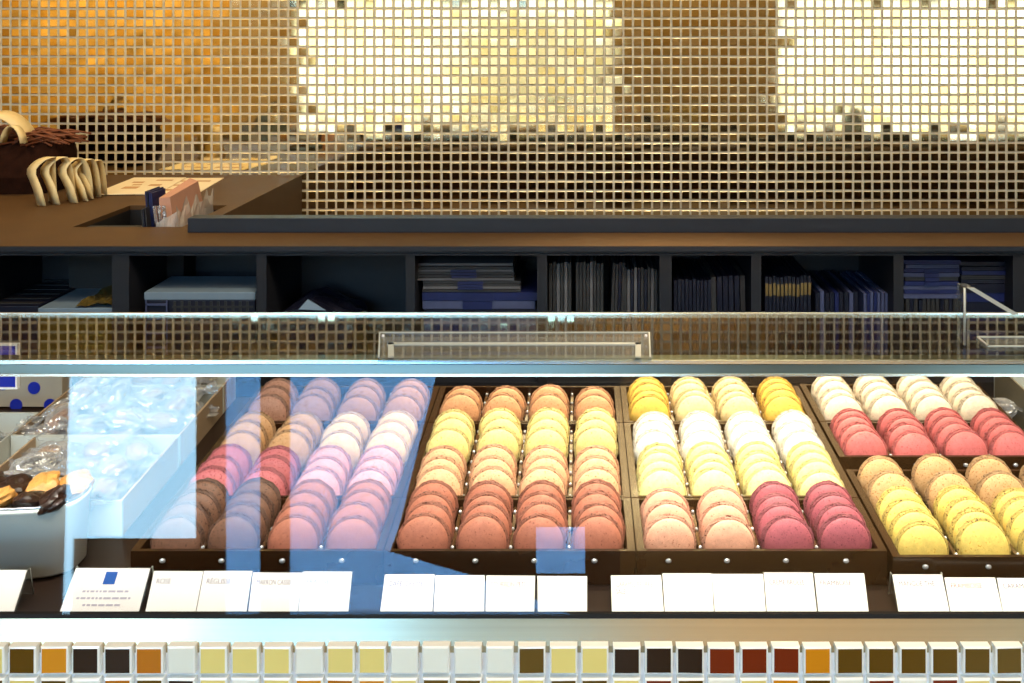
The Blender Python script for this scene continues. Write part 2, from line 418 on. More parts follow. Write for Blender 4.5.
# things in the pigeonholes ------------------------------------------------
def flat_stack(px0, px1, py_top, py_bot, n, d, mats, names, label, group, depth=.13, mat_band=None, jit=.003):
    """flat folded bags piled on one another from the bottom up"""
    z0 = Z(py_bot, d); z1 = Z(py_top, d); h = (z1 - z0) / n
    for k in range(n):
        a = X(px0, d) + random.uniform(-jit, jit); b = X(px1, d) + random.uniform(-jit, jit)
        loc = ((a + b) / 2, d, z0 + k * h)
        mm = mats[k % len(mats)]
        r = ORD[k] if k else 'lowest'
        if k == n - 1: r = 'topmost'
        lab = label.format(('%s from the bottom' % r) if r not in ('lowest', 'topmost') else r)
        t = thing(names, lab, 'bag', loc, group=group)
        mb = MB().box(a, b, d + random.uniform(0, .004), d + depth, z0 + k * h + .0001, z0 + (k + 1) * h - .0006)
        mb.build('folded_paper', mm, t)
        if mat_band and k in mat_band:
            c = a + (b - a) * .36; e = a + (b - a) * .62
            MB().box(c, e, d - .0012, d - .0002, z0 + k * h + .0003, z0 + (k + 1) * h - .0008).build('printed_band', 'navy_lite', t)
def row_upright(px0, px1, py_top, n, d, mats, name, label, group, zb=SB + .0006, depth=.13, lean=.0, fill=.8, jit=.002, band=None, bandmat='ochre_card', cat='booklet'):
    x0, x1 = X(px0, d), X(px1, d); st = (x1 - x0) / n
    h = Z(py_top, d) - (EYE + zb)
    for k in range(n):
        loc = (x0 + k * st, d, EYE + zb)
        r = 'leftmost' if k == 0 else ('rightmost' if k == n - 1 else '%s from the left' % (ORD[k] if k < 10 else ['eleventh', 'twelfth', 'thirteenth', 'fourteenth', 'fifteenth', 'sixteenth'][k - 10]))
        t = thing(name, label.format(r), cat, loc, (0, lean, 0), group)
        hh = h + random.uniform(-jit, jit)
        dd = random.uniform(0, .003)
        mb = MB().box(0, st * fill, dd, dd + depth, 0, hh)
        mb.build('sleeve', mats[(k * 7 + k // 3) % len(mats)], t, world=False)
        if band:
            MB().box(st * .1, st * fill - .0002, dd - .0012, dd - .0002, hh * band[0], hh * band[1]).build('spine_band', bandmat, t, world=False)
D4 = DF + .03
# fill under visible part down to shelf floor as part of the same piles
def pile(px0, px1, tops, d, mats, label, group, depth=.13, band=None, jit=.002, zb=None):
    """tops = (py_bottom, py_top, n)"""
    flat_stack(px0, px1, tops[1], tops[0], tops[2], d, mats, 'folded_bag', label, group, depth, band, jit)
FLOOR4 = 35 + 900 * .53 / D4
pile(423, 536, (FLOOR4, 292.5, 10), D4, ['blue_grey_card', 'navy_lite', 'blue_grey_card', 'navy'], 'blue folded bag, {} of the wide lower pile under the grey bags', 'blue bags piled flat', band=(8, 9))
pile(422, 520, (292.3, 281, 4), D4, ['slate_card', 'grey_card', 'slate_card', 'slate_card'], 'grey folded bag, {} in the middle pile above the blue bags', 'grey bags in the middle pile', band=(1, 2, 3))
pile(416, 513, (280.8, 263.5, 6), D4, ['grey_card', 'slate_card', 'slate_card', 'grey_card', 'slate_card', 'grey_card'], 'grey folded bag, {} in the shifted top pile of bags', 'grey bags in the top pile', band=(1, 2, 3))
row_upright(549, 572, 263, 6, D4, ['slate_card', 'slate_card', 'grey_card'], 'paper_sleeve', 'dark upright sleeve, {} of the first clump, beside the flat bag piles', 'upright dark sleeves')
row_upright(576, 604, 263, 8, D4, ['slate_card', 'grey_card', 'slate_card', 'slate_card'], 'paper_sleeve', 'dark upright sleeve, {} of the middle clump in the fifth pigeonhole', 'upright dark sleeves')
row_upright(609, 622, 263, 4, D4, ['slate_card', 'slate_card', 'navy'], 'paper_sleeve', 'dark upright sleeve, {} of the small clump before the scalloped sleeves', 'upright dark sleeves', lean=rad(2))
row_upright(624, 658, 269, 10, D4, ['slate_card', 'grey_card', 'navy'], 'paper_sleeve', 'shorter scalloped sleeve, {} of the clump against the pigeonhole side', 'shorter scalloped sleeves', jit=.003)
row_upright(674, 712, 280, 10, D4, ['navy'], 'paper_sleeve', 'navy upright sleeve, {} of the clump in the narrow sixth pigeonhole', 'navy sleeves')
row_upright(713, 748, 277, 6, D4, ['slate_card', 'navy', 'navy'], 'paper_sleeve', 'black and navy sleeve, {} of the loose set in the sixth pigeonhole', 'loose navy sleeves', lean=rad(-1))
row_upright(765, 812, 277, 12, D4, ['navy'], 'paper_sleeve', 'navy sleeve with ochre band, {} of the banded row', 'banded navy sleeves', band=(.81, .93))
row_upright(816, 859, 293, 9, D4, ['navy', 'navy_lite', 'navy', 'blue_grey_card'], 'paper_sleeve', 'low blue sleeve, {} of the row beside the banded sleeves', 'low blue sleeves')
row_upright(864, 892, 293, 8, D4, ['blue_grey_card', 'navy_lite', 'blue_grey_card'], 'paper_sleeve', 'pale blue sleeve, {} of the clump at the pigeonhole side', 'pale blue sleeves')
row_upright(906, 958, 299, 12, D4, ['slate_card', 'navy', 'slate_card'], 'paper_sleeve', 'dark sleeve, {} of the row under the blue bag pile', 'dark sleeves under bags')
pile(905, 960, (298.6, 260, 9), D4, ['blue_grey_card', 'navy_lite', 'blue_grey_card', 'navy_lite', 'slate_card'], 'blue folded bag, {} of the pile on top of the dark sleeves', 'blue bags on sleeves', band=(3, 4, 5, 6))
pile(962, 1009, (FLOOR4, 284, 10), D4, ['navy_lite', 'navy'], 'navy folded bag, {} of the low pile behind the clear stand', 'navy bags behind stand')
pile(961, 1008, (283.8, 262, 5), D4, ['navy', 'slate_card', 'navy_lite', 'navy'], 'navy folded bag, {} of the upper pile behind the clear stand', 'navy bags on top')

# cartons in the three left pigeonholes
def carton(name, label, px0, px1, py_top, d, depth, top_px, lid, body, extra=None, zb=SB):
    """box with a visible lid face: front edge px0..px1 at d, back edge depth behind"""
    a, b = X(px0, d), X(px1, d); zt = Z(py_top, d)
    t = thing(name, label, 'box', ((a + b) / 2, d, EYE + zb))
    MB().box(a, b, d, d + depth, EYE + zb, zt - .012, bev=.0015).build('box_body', body, t)
    MB().box(a - .001, b + .001, d - .001, d + depth + .001, zt - .0118, zt, bev=.0012).build('lid', lid, t)
    return t, a, b, zt
t, a, b, zt = carton('gift_box', 'flat dark striped carton beside the white and gold wrapped box', -12, 38, 306, DF + .03, .13, None, 'navy', 'navy')
mb = MB()
for k in range(6): mb.box(a + .002, b - .002, DF + .04 + k * .026, DF + .048 + k * .026, zt + .0002, zt + .0012)
mb.build('grey_stripes', 'slate_card', t)
t, a, b, zt = carton('gift_box', 'white and crinkled gold wrapped box in the first pigeonhole', 39, 113, 308, DF + .025, .12, None, 'ice_card', 'goldwrap')
mb = MB()
bm = bmesh.new(); bmesh.ops.create_grid(bm, x_segments=14, y_segments=14, size=.5)
c0 = a + (b - a) * .5
for v in bm.verts:
    v.co = Vector((c0 + (v.co.x + .5) * (b - c0 + .002), DF + .023 + (v.co.y + .5) * .125, zt + .004 + .006 * noise.noise(Vector((v.co.x * 5, v.co.y * 5, 1.3))) + .004 * random.random()))
mb.add([v.co for v in bm.verts], [[v.index for v in f.verts] for f in bm.faces]); bm.free()
mb.build('crinkled_foil', 'goldwrap', t)
mb = MB()
for i in range(3):
    for j in range(5):
        mb.box(a + .055 + i * .016, a + .067 + i * .016, DF + .0225, DF + .0245, zt - .022 - j * .016, zt - .010 - j * .016)
mb.build('gold_squares', 'goldwrap', t)
t, a, b, zt = carton('gift_box', 'navy checked carton with pale blue lid in the second pigeonhole', 145, 255, 292, DF + .02, .09, None, 'ice_card', 'navy')
mb = MB()
for i in range(11):
    x = a + (b - a) * (.26 + .066 * i)
    mb.box(x, x + .004, DF + .0188, DF + .0198, zt - .11, zt - .014)
for j in range(6):
    mb.box(a + (b - a) * .25, b - .002, DF + .0184, DF + .0188, zt - .024 - j * .014, zt - .021 - j * .014)
mb.build('check_pattern', 'slate_card', t)
mb = MB()
x0 = a + .002; x1 = a + (b - a) * .2
mb.box(x0, x0 + .002, DF + .0165, DF + .018, zt - .12, zt - .012); mb.box(x1, x1 + .002, DF + .0165, DF + .018, zt - .12, zt - .012)
for j in range(5): mb.box(x0, x1, DF + .0165, DF + .018, zt - .02 - j * .022, zt - .017 - j * .022)
mb.build('ladder_strap', 'blue_grey_card', t)
d = DF + .03
t = thing('tissue_packet', 'clear crinkled packet with folded white corner in the third pigeonhole', 'packet', (X(318, d), d, EYE + SB + .0006))
mb = MB()
a, b = X(278, d), X(352, d)
n = 12
vs = []; fs = []
for j in range(n + 1):
    for i in range(n + 1):
        u, v = i / n, j / n
        x = a + (b - a) * u; y = d + .10 * v
        z = EYE + SB + (Z(303, d) - EYE - SB) * (1 - .5 * abs(u - .4)) + .012 * noise.noise(Vector((u * 5, v * 5, 3)))
        vs.append((x, y, z))
k = len(vs)
vs += [(p[0], p[1], EYE + SB + .0006) for p in vs]
for j in range(n):
    for i in range(n):
        q = j * (n + 1) + i; fs.append((q, q + 1, q + n + 2, q + n + 1))
for i in range(n):
    fs += [(i, i + 1, k + i + 1, k + i), (n * (n + 1) + i, n * (n + 1) + i + 1, k + n * (n + 1) + i + 1, k + n * (n + 1) + i)]
    fs += [(i * (n + 1), (i + 1) * (n + 1), k + (i + 1) * (n + 1), k + i * (n + 1)), (i * (n + 1) + n, (i + 1) * (n + 1) + n, k + (i + 1) * (n + 1) + n, k + i * (n + 1) + n)]
fs.append((k, k + n, k + (n + 1) * (n + 1) - 1, k + n * (n + 1)))
mb.add(vs, fs); mb.build('packet_body', 'navy', t)
p0, p1, p2 = P(299, 309, d - .008), P(308, 299, d - .004), P(326, 310, d - .008)
MB().hexa([p0, p1, p2], [p + Vector((0, -.002, .0)) for p in (p0, p1, p2)]).build('white_corner', 'ice_card', t)

# ------------------------------------------------------------------ things on the counter
ZC = EYE + CT
# gift bags with cream ribbon loops
t = thing('gift_bag', 'dark brown gift bag with shredded rust filling and cream ribbon arch', 'bag', (X(2, 1.86), 1.86, ZC))
mb = MB()
cx, cy = X(10, 1.86), 1.86
rings = []
for (zz, sx, sy, yo) in ((0, .105, .055, 0), (.035, .120, .065, 0), (.075, .118, .06, .01), (.102, .112, .05, .012)):
    rings.append([(cx + math.copysign(abs(math.cos(k * math.pi / 16)) ** .5, math.cos(k * math.pi / 16)) * sx, cy + yo + math.copysign(abs(math.sin(k * math.pi / 16)) ** .5, math.sin(k * math.pi / 16)) * sy, ZC + zz + .006 * math.sin(k * 1.7) * (zz > .09)) for k in range(32)])
vs = [p for r in rings for p in r]
fs = [[i * 32 + k, i * 32 + (k + 1) % 32, (i + 1) * 32 + (k + 1) % 32, (i + 1) * 32 + k] for i in range(3) for k in range(32)]
fs += [list(range(32)), list(range(96, 128))]
mb.add(vs, fs, 0, False); mb.build('bag_body', 'bag_brown', t)
mb = MB()
for k in range(220):
    u = random.uniform(-1, 1); y = cy + random.uniform(-.045, .05); x = cx + u * .108
    z = ZC + .100 + random.uniform(-.006, .026) * (1 - .5 * abs(u)) 
    a = random.uniform(-.5, .5); L = random.uniform(.02, .05)
    pts = [(x - L * math.cos(a), y - .01, z), (x, y + .004, z + random.uniform(.002, .010)), (x + L * math.cos(a), y + L * math.sin(a) * .3, z + random.uniform(-.006, .006))]
    mb.tube(pts, .0021, 4)
mb.build('shredded_filling', 'fibre', t)['kind'] = 'stuff'
mb = MB()
pts = [P(-28 + 56 * k / 14, 0, 1.82) for k in range(15)]
for k, p in enumerate(pts): p.z = ZC + .108 + .055 * math.sin(math.pi * k / 14) ** .7 - .002; p.y = 1.80 + .03 * k / 14
mb.ribbon(pts, .035, .0015, (0.25, 1, .35)); mb.build('ribbon_handle', 'ribbon', t)
mb = MB()
pts = []
for k in range(13):
    s = k / 12
    p = P(3 + 24 * s, 0, 1.80); p.z = ZC + .105 + .034 * math.sin(math.pi * s) ** .6; p.y = 1.80 - .01 * s
    pts.append(p)
mb.ribbon(pts, .016, .0014, (.4, 1, 0)); mb.build('ribbon_handle', 'ribbon', t)

t = thing('ribbon_bundle', 'bundle of looped cream ribbon lying by the dark gift bag', 'ribbon', (X(65, 1.72), 1.72, ZC))
specs = [(30, 56, 41, 157, 203, 1.70), (44, 62, 60, 157, 201, 1.715), (62, 72, 78, 158, 198, 1.73), (72, 86, 86, 159, 195, 1.75), (78, 98, 92, 160, 190, 1.77)]
for (l, tp, r, top, bot, d) in specs:
    pts = []
    h = Z(top, d) - ZC - .0015
    wL = X(l, d); wT = X((tp + l) / 2 + 8, d); wR = X(r + 4, d)
    for k in range(19):
        a = math.pi * (k / 18)
        x = wT + ((wL - wT) if a < math.pi / 2 else (wT - wR) * -1) * abs(math.cos(a)) ** 1.0 * (1 if a < math.pi / 2 else 1)
        if a < rad(35): x += (rad(35) - a) / rad(35) * .034
        pts.append((x, d + .045 * (k / 18) - .02, ZC + .0012 + h * math.sin(a) ** .62))
    MB().ribbon(pts, .026, .0014, (1, -.5, .05)).build('ribbon_loop', 'ribbon', t)

# printed sheets
def sheet(label, pts, zz, marks):
    c = sum((Vector(p) for p in pts), Vector((0, 0))) / 4
    t = thing('printed_sheet', label, 'paper', (c.x, c.y, ZC + zz))
    bot = [(p[0], p[1], ZC + zz) for p in pts]
    MB().hexa(bot, [(p[0], p[1], ZC + zz + .0012) for p in pts]).build('paper_sheet', 'paper', t)
    mb = MB()
    A, B, C_, D_ = [Vector((p[0], p[1], 0)) for p in pts]
    for (u0, u1, v0, v1) in marks:
        q = [(A * (1 - u) + B * u) * (1 - v) + (D_ * (1 - u) + C_ * u) * v for u, v in ((u0, v0), (u1, v0), (u1, v1), (u0, v1))]
        MB().hexa([(p.x, p.y, ZC + zz + .0013) for p in q], [(p.x, p.y, ZC + zz + .0016) for p in q]).build('printed_line', 'print', t)
def gp(px, py):
    d = F * .32 / (py - CY); return (X(px, d), d)
sheet('cream printed sheet on the counter, partly under the other sheet', [gp(135, 195), gp(196, 195), gp(224, 178.5), gp(172, 178.5)], .0002, [(.1, .8, .2, .28), (.1, .6, .5, .56), (.1, .85, .75, .82)])
sheet('cream printed sheet on top, between ribbon bundle and wrapped carton', [gp(91, 196), gp(158, 195), gp(186, 178.8), gp(134, 178.8)], .0018, [(.25, .5, .3, .42), (.6, .8, .45, .55), (.2, .4, .65, .72), (.55, .85, .78, .84), (.3, .45, .5, .56)])

# in the slot: booklets and a wrapped carton
row_upright(147, 152, 209, 3, 1.515, ['slate_card', 'navy'], 'booklet', 'dark booklet, {} of the low ones standing in the counter slot', 'low booklets in the slot', zb=CT - .10, depth=.05, lean=rad(-5))
row_upright(150.5, 158, 192, 4, 1.53, ['navy_lite', 'navy'], 'booklet', 'tall blue booklet, {} of those beside the wrapped carton', 'tall booklets in the slot', zb=CT - .10, depth=.05, lean=rad(-4))
t = thing('wrapped_carton', 'dusty pink carton in crinkled cellophane standing in the counter slot', 'box', (X(180, 1.55), 1.55, ZC - .10))
base = [gp(157, 226), gp(174, 226), gp(211, 206), gp(196, 206)]
bz = ZC - .098
def lerp(a, b, u): return Vector(a) * (1 - u) + Vector(b) * u
MB().hexa([(p[0] + .004, p[1] + .012, bz) for p in base], [P(159, 198, 1.53), P(170, 197, 1.53), P(198, 181, 1.64), P(190, 178, 1.64)]).build('carton', 'kraft', t)
mb = MB(); N = 16; vs = []
for j in range(9):
    for k in range(N + 1):
        u = k / N
        e = lerp((base[1][0], base[1][1], 0), (base[2][0], base[2][1], 0), u)
        wob = noise.noise(Vector((u * 6, j * .5, 2.0)))
        topz = .025 + .018 * noise.noise(Vector((u * 7, 0, 9))) + .012 * (1 if k % 4 < 2 else 0)
        z = bz + (ZC + topz - bz) * j / 8
        vs.append((e.x + .008 + .008 * wob * (j / 8), e.y - .010 - .006 * wob * (j / 8), z))
fs = [[j * (N + 1) + k, j * (N + 1) + k + 1, (j + 1) * (N + 1) + k + 1, (j + 1) * (N + 1) + k] for j in range(8) for k in range(N)]
mb.add(vs, fs)
vs = []
for j in range(7):
    for k in range(9):
        u = k / 8
        e = lerp((base[0][0], base[0][1], 0), (base[1][0], base[1][1], 0), u)
        wob = noise.noise(Vector((u * 4, j * .6, 5.0)))
        vs.append((e.x - .004 + .004 * wob + .012 * u * j / 6, e.y + .004 - .004 * wob, bz + (ZC + .022 * u + .004 - bz) * j / 6))
fs = [[j * 9 + k, j * 9 + k + 1, (j + 1) * 9 + k + 1, (j + 1) * 9 + k] for j in range(6) for k in range(8)]
mb.add(vs, fs)
mb.build('cellophane', 'cello_thick', t)
mb = MB()
for k in range(3):
    p = P(155 + k * 4.5, 206, 1.515)
    mb.hexa([p + Vector((0, 0, -.03)), p + Vector((.005, 0, -.03)), p + Vector((.005, .003, -.03)), p + Vector((0, .003, -.03))], [p + Vector((-.004, 0, 0)), p + Vector((.001, 0, 0)), p + Vector((.001, .003, 0)), p + Vector((-.004, .003, 0))])
mb.build('silver_seal', 'silver', t)

# ------------------------------------------------------------------ display case
ZG, DG = -.4124, .64
DT = (.8193) / 1.1643; ZTp = -.3778 * DT             # top of the front glass
DB = .822
cs = thing('display_case', 'glass fronted macaron display case with gold tile skirting', 'display case', (0, .63, 0))
CXL, CXR = -1.15, 1.0
def slab(mb, p, q, n, t, x0=CXL, x1=CXR, mi=0):
    """sheet between two (y,z) profile points, thickness t on the -n side"""
    a, b = Vector(p), Vector(q); n = Vector(n) * t
    mb.prism([tuple(a), tuple(b), tuple(b - n), tuple(a - n)], 'x', x0, x1, mi)
n2 = (-math.cos(th), math.sin(th))
mb = MB(); slab(mb, (DG, EYE + ZG), (DT, EYE + ZTp), n2, .006); mb.build('front_glass', 'glass', cs)
# rail along the top front edge
rt = rad(15); RB = (DT - .001, EYE + ZTp); RT = (DT - .001 + .0076 * math.tan(rt), EYE + ZTp + .0076)
mb = MB(); mb.prism([RB, RT, (RT[0] + .002, RT[1] + .0004), (DT + .012, RT[1] + .0004), (DT + .012, EYE + ZTp + .003), (DT + .007, EYE + ZTp)], 'x', CXL, CXR)
mb.build('front_rail', 'rail', cs)
mb = MB(); mb.box(CXL + .02, CXR - .02, DT + .0125, DT + .026, RT[1] - .0060, RT[1] - .001); mb.build('lamp_strip_housing', 'rail', cs)
# bright lower bead of the rail
mb = MB(); mb.prism([(RB[0] - .0010, RB[1] - .0004), (RB[0] - .0006, RB[1] + .0014), (RB[0] + .004, RB[1] + .0014), (RB[0] + .004, RB[1] - .0004)], 'x', CXL, CXR); mb.build('glass_clip', 'edge', cs)
zt = RT[1] + .0022
mb = MB(); mb.box(CXL, CXR, RT[0] + .001, DB - .002, zt, zt + .0014); mb.build('top_glass', 'glass_top', cs)
mb = MB(); e = rad(14); mb.prism([(DB - .002, zt - .0016), (DB - .0012, zt + .0022), (DB + .002, zt + .0022), (DB + .002, zt - .0016)], 'x', CXL, CXR); mb.build('rear_glass_edge', 'edge', cs)
mb = MB(); mb.prism([(RT[0] + .0002, RT[1] + .0005), (RT[0] + .0012, zt + .0008), (RT[0] + .003, zt + .0008), (RT[0] + .003, RT[1] + .0005)], 'x', CXL, CXR); mb.build('front_glass_edge', 'edge', cs)
# deck
SLOPE = .06
def rim(d): return EYE - .446 + SLOPE * (d - .778)
DK = .030
def deck(d): return rim(d) - DK
mb = MB(); mb.prism([(.655, deck(.655)), (1.13, deck(1.13)), (1.13, deck(1.13) - .02), (.655, deck(.655) - .02)], 'x', CXL, CXR); mb.build('deck', 'deck', cs)
# gasket, sill, tile skirting
mb = MB(); mb.prism([(DG - .0006, EYE + ZG - .0022), (DG + .0002, EYE + ZG + .0006), (DG + .0030, EYE + ZG + .0006), (DG + .0032, EYE + ZG - .0022)], 'x', CXL, CXR); mb.build('gasket', 'gasket', cs)
mb = MB(); mb.prism([(.6400, EYE - .4142), (.6322, EYE - .4292), (.6325, EYE - .434), (.652, EYE - .434), (.6435, EYE - .4148)], 'x', CXL, CXR); mb.build('metal_sill', 'steel', cs)
TP = .0222
mb = MB(); mb.box(CXL, CXR, .6325, .655, .12, EYE - .4342, 0)
REFLECTED_TONES = ['olive', 'orange', 'dark', 'dark', 'amber', 'cream', 'pale', 'pale', 'pale', 'cream', 'pale', 'pale', 'cream', 'cream', 'cream', 'cream', 'olive', 'pale', 'pale', 'dark', 'dark', 'dark', 'red', 'red', 'red', 'orange', 'olive', 'olive', 'olive', 'olive', 'olive', 'olive']  # top row: reflected window and room painted in as tile colours
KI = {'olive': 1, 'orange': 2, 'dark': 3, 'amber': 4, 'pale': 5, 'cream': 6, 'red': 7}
x_first = X(6.4, .628)
i0 = 34
ROWS = 11
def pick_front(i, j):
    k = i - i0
    if j == ROWS - 1 and 0 <= k < len(REFLECTED_TONES): return KI[REFLECTED_TONES[k]]
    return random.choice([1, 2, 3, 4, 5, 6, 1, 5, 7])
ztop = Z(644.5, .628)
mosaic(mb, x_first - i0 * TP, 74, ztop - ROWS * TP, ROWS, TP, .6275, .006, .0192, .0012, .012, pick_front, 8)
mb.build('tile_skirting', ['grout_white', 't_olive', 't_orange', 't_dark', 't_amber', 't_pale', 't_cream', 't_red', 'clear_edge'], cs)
mb = MB(); mb.box(CXL, CXR, .655, 1.13, .0, deck(.655) - .021); mb.box(CXL, CXR, .64, .655, 0, .12); mb.build('cabinet_body', 'case_body', cs)
mb = MB()
for xx in (CXL - .012, CXR):
    mb.prism([(.655, deck(.655)), (DG, EYE + ZG), (DT, EYE + ZTp), (DB, zt), (1.13, deck(1.13) + .08), (1.13, deck(1.13))], 'x', xx, xx + .012)
mb.build('end_panel', 'case_body', cs)

# ------------------------------------------------------------------ macarons
RAD = .0225
def shell_mesh(name, m, seed, foot_mat=None):
    rnd = random.Random(seed); seg = 44
    prof = [(0.0, -.0060), (.28, -.0058), (.50, -.0052), (.68, -.0043), (.81, -.0032), (.90, -.0020), (.950, -.0009), (.955, .0)]
    foot = [(1.0, .0001), (1.03, .0006), (1.035, .0012), (1.0, .0017), (.90, .0019), (.8, .0019)]
    vs = [(0, prof[0][1], 0)]; fs = []
    rings = prof[1:] + foot
    sq = 1 + rnd.uniform(-.015, .015)
    for ri, (r, y) in enumerate(rings):
        for k in range(seg):
            a = 2 * math.pi * k / seg
            rr = r * RAD
            if ri >= len(prof) - 1:
                rr *= 1 + .04 * noise.noise(Vector((math.cos(a) * 7, math.sin(a) * 7, ri * 1.7 + seed))) + rnd.uniform(-.022, .022)
                yy = y + rnd.uniform(-.0004, .0004)
            else:
                rr *= 1 + .008 * noise.noise(Vector((math.cos(a) * 2, math.sin(a) * 2, seed))); yy = y + .0003 * noise.noise(Vector((rr * 150 * math.cos(a), rr * 150 * math.sin(a), seed)))
            vs.append((rr * math.cos(a) * sq, yy, rr * math.sin(a) / sq))
    for k in range(seg): fs.append((0, 1 + k, 1 + (k + 1) % seg))
    R = len(rings)
    for ri in range(R - 1):
        for k in range(seg):
            fs.append((1 + ri * seg + k, 1 + ri * seg + (k + 1) % seg, 1 + (ri + 1) * seg + (k + 1) % seg, 1 + (ri + 1) * seg + k))
    fs.append([1 + (R - 1) * seg + k for k in range(seg)])
    mb = MB(); mb.add(vs, fs, 0, True)
    first_foot = seg + (len(prof) - 2) * seg
    for q in range(first_foot, len(fs)): mb.mi[q] = 1; mb.sm[q] = False
    return mb.mesh(name, [m, foot_mat])
def filling_mesh(name, m, seed):
    rnd = random.Random(seed); seg = 36
    vs = []; fs = []
    rows = [(.80, -.0022), (.90, -.0016), (.925, 0), (.90, .0016), (.80, .0022)]
    for r, y in rows:
        for k in range(seg):
            a = 2 * math.pi * k / seg
            rr = r * RAD * (1 + .04 * noise.noise(Vector((math.cos(a) * 4, math.sin(a) * 4, seed + y * 300))))
            vs.append((rr * math.cos(a), y, rr * math.sin(a)))
    for i in range(len(rows) - 1):
        for k in range(seg): fs.append((i * seg + k, i * seg + (k + 1) % seg, (i + 1) * seg + (k + 1) % seg, (i + 1) * seg + k))
    fs += [list(range(seg)), list(range((len(rows) - 1) * seg, len(rows) * seg))]
    mb = MB(); mb.add(vs, fs, 0, True); return mb.mesh(name, m)

FLAV = {  # shell colour, speck, amount, filling colour, word
    'brown': ((164, 100, 78), (120, 66, 48), .0, (140, 72, 36), 'cocoa brown'),
    'orange': ((224, 170, 130), (190, 112, 60), .02, (176, 92, 36), 'apricot orange'),
    'yellow': ((238, 216, 140), (196, 160, 60), .0, (196, 158, 66), 'soft yellow'),
    'rorange': ((206, 150, 108), (170, 104, 60), .03, (160, 92, 48), 'toffee orange'),
    'golden': ((234, 190, 84), (200, 140, 40), .0, (160, 100, 36), 'golden yellow'),
    'cgold': ((240, 214, 156), (214, 170, 90), .0, (196, 146, 76), 'cream gold'),
    'white': ((250, 242, 224), (230, 214, 190), .0, (240, 226, 190), 'white'),
    'pale': ((246, 228, 150), (226, 200, 100), .0, (226, 200, 110), 'pale yellow'),
    'peach': ((218, 158, 130), (180, 112, 84), .0, (160, 86, 56), 'peach'),
    'rose': ((158, 80, 90), (120, 50, 62), .03, (130, 36, 40), 'rose pink'),
    'pink': ((204, 106, 104), (176, 70, 72), .02, (180, 70, 60), 'salmon pink'),
    'cream': ((242, 224, 196), (222, 196, 160), .0, (226, 196, 150), 'cream white'),
    'tan': ((198, 156, 108), (160, 110, 60), .05, (136, 86, 44), 'tan brown'),
    'lemon': ((232, 200, 104), (206, 156, 50), .0, (150, 100, 44), 'lemon yellow'),
    'choc': ((112, 78, 60), (70, 40, 26), .04, (84, 44, 22), 'chocolate brown'),
    'berry': ((184, 100, 104), (140, 54, 56), .03, (120, 36, 38), 'berry pink'),
    'biscuit': ((204, 158, 112), (160, 104, 56), .02, (140, 82, 40), 'biscuit tan'),
    'blush': ((212, 150, 150), (170, 96, 100), .0, (170, 90, 86), 'blush pink'),
    'sand': ((232, 196, 160), (200, 150, 110), .0, (190, 130, 80), 'sandy'),
    'mauve': ((178, 132, 112), (134, 92, 76), .05, (150, 96, 76), 'dusty brown'),
}
MESH = {}
for fi, (k, (c, s, am, fc, w)) in enumerate(FLAV.items()):
    ms = macaron_mat(w + ' shell', c, s, am); mf = macaron_mat(w + ' filling', fc, tuple(int(v * .6) for v in fc), .08)
    mt = macaron_mat(w + ' foot', tuple(int(v * .80) for v in c), tuple(int(v * .55) for v in fc), .06)
    MESH[k] = ([shell_mesh('shell', ms, fi * 5 + q, mt) for q in range(3)], [filling_mesh('filling', mf, fi * 3 + q) for q in range(2)])
COLW = ['first', 'second', 'third', 'fourth']
def macaron(fl, x, d, lean, label, group):
    c = Vector((x, d, rim(d) - .0036 + random.uniform(-.0006, .0012)))
    R = Matrix.Rotation(lean, 4, 'X')
    base = c + R @ Vector((0, 0, -RAD))
    o = thing('macaron', label, 'macaron', base, (lean, random.uniform(-.05, .05), random.uniform(-.03, .03)), group)
    shells, fills = MESH[fl]
    sp = random.uniform(0, 6.28)
    place('shell', random.choice(shells), o, (0, -.0029, RAD), (0, sp, 0))
    place('shell', random.choice(shells), o, (0, .0029, RAD), (0, -sp, math.pi))
    place('filling', random.choice(fills), o, (0, 0, RAD), (0, random.uniform(0, 6.28), 0))
    return o
COUNT = {}
def column(run, ci, x, groups, lean=-.16):
    """groups: (flavour, [face depths front to back])"""
    for fl, ds in groups:
        for k, df in enumerate(ds):
            word = FLAV[fl][4]
            rank = 'front' if k == 0 else ('rearmost' if k == len(ds) - 1 and k > 0 else ORD[k])
            label = '%s %s macaron in the %s column of the %s' % (rank, word, COLW[ci], run)
            macaron(fl, x + random.uniform(-.0012, .0012), df + .0082, lean + random.uniform(-.06, .06), label, '%s macarons of the %s' % (word, run))
def sh(ds, o): return [d + o + random.uniform(-.0012, .0012) for d in ds]
C1 = [-.357, -.306, -.2535, -.202]
for i, x in enumerate(C1):
    column('far left tray run', i, x, [('choc' if i < 2 else 'brown', sh([.787, .806, .825, .843], 0)), ('berry' if i < 2 else 'blush', sh([.864, .884, .905], 0)), ('biscuit' if i < 2 else 'sand', sh([.936, .957, .978], 0)), ('mauve', sh([1.018, 1.040, 1.061], 0))])
C2 = [-.138, -.0865, -.0355, .0165]
for i, x in enumerate(C2):
    column('centre left tray run', i, x, [('brown', sh([.788, .805, .822, .840], 0)), ('orange', sh([.866, .886, .906], 0)), ('yellow', sh([.944, .964, .984], 0)), ('rorange', sh([1.020, 1.041], 0))])
C3 = [.0805, .131, .182, .234]
for i, x in enumerate(C3):
    column('centre right tray run', i, x, [(('peach', sh([.787, .807, .828], 0)) if i < 2 else ('rose', sh([.787, .804, .821, .839], 0))),
        ('pale', sh([.862, .879, .896, .913], 0)), ('white', sh([.937, .958, .979], 0)), (('cgold' if i in (1, 2) else 'golden'), sh([1.018, 1.034, 1.050, 1.066], 0))])
C4 = [.300, .352, .4035, .455]
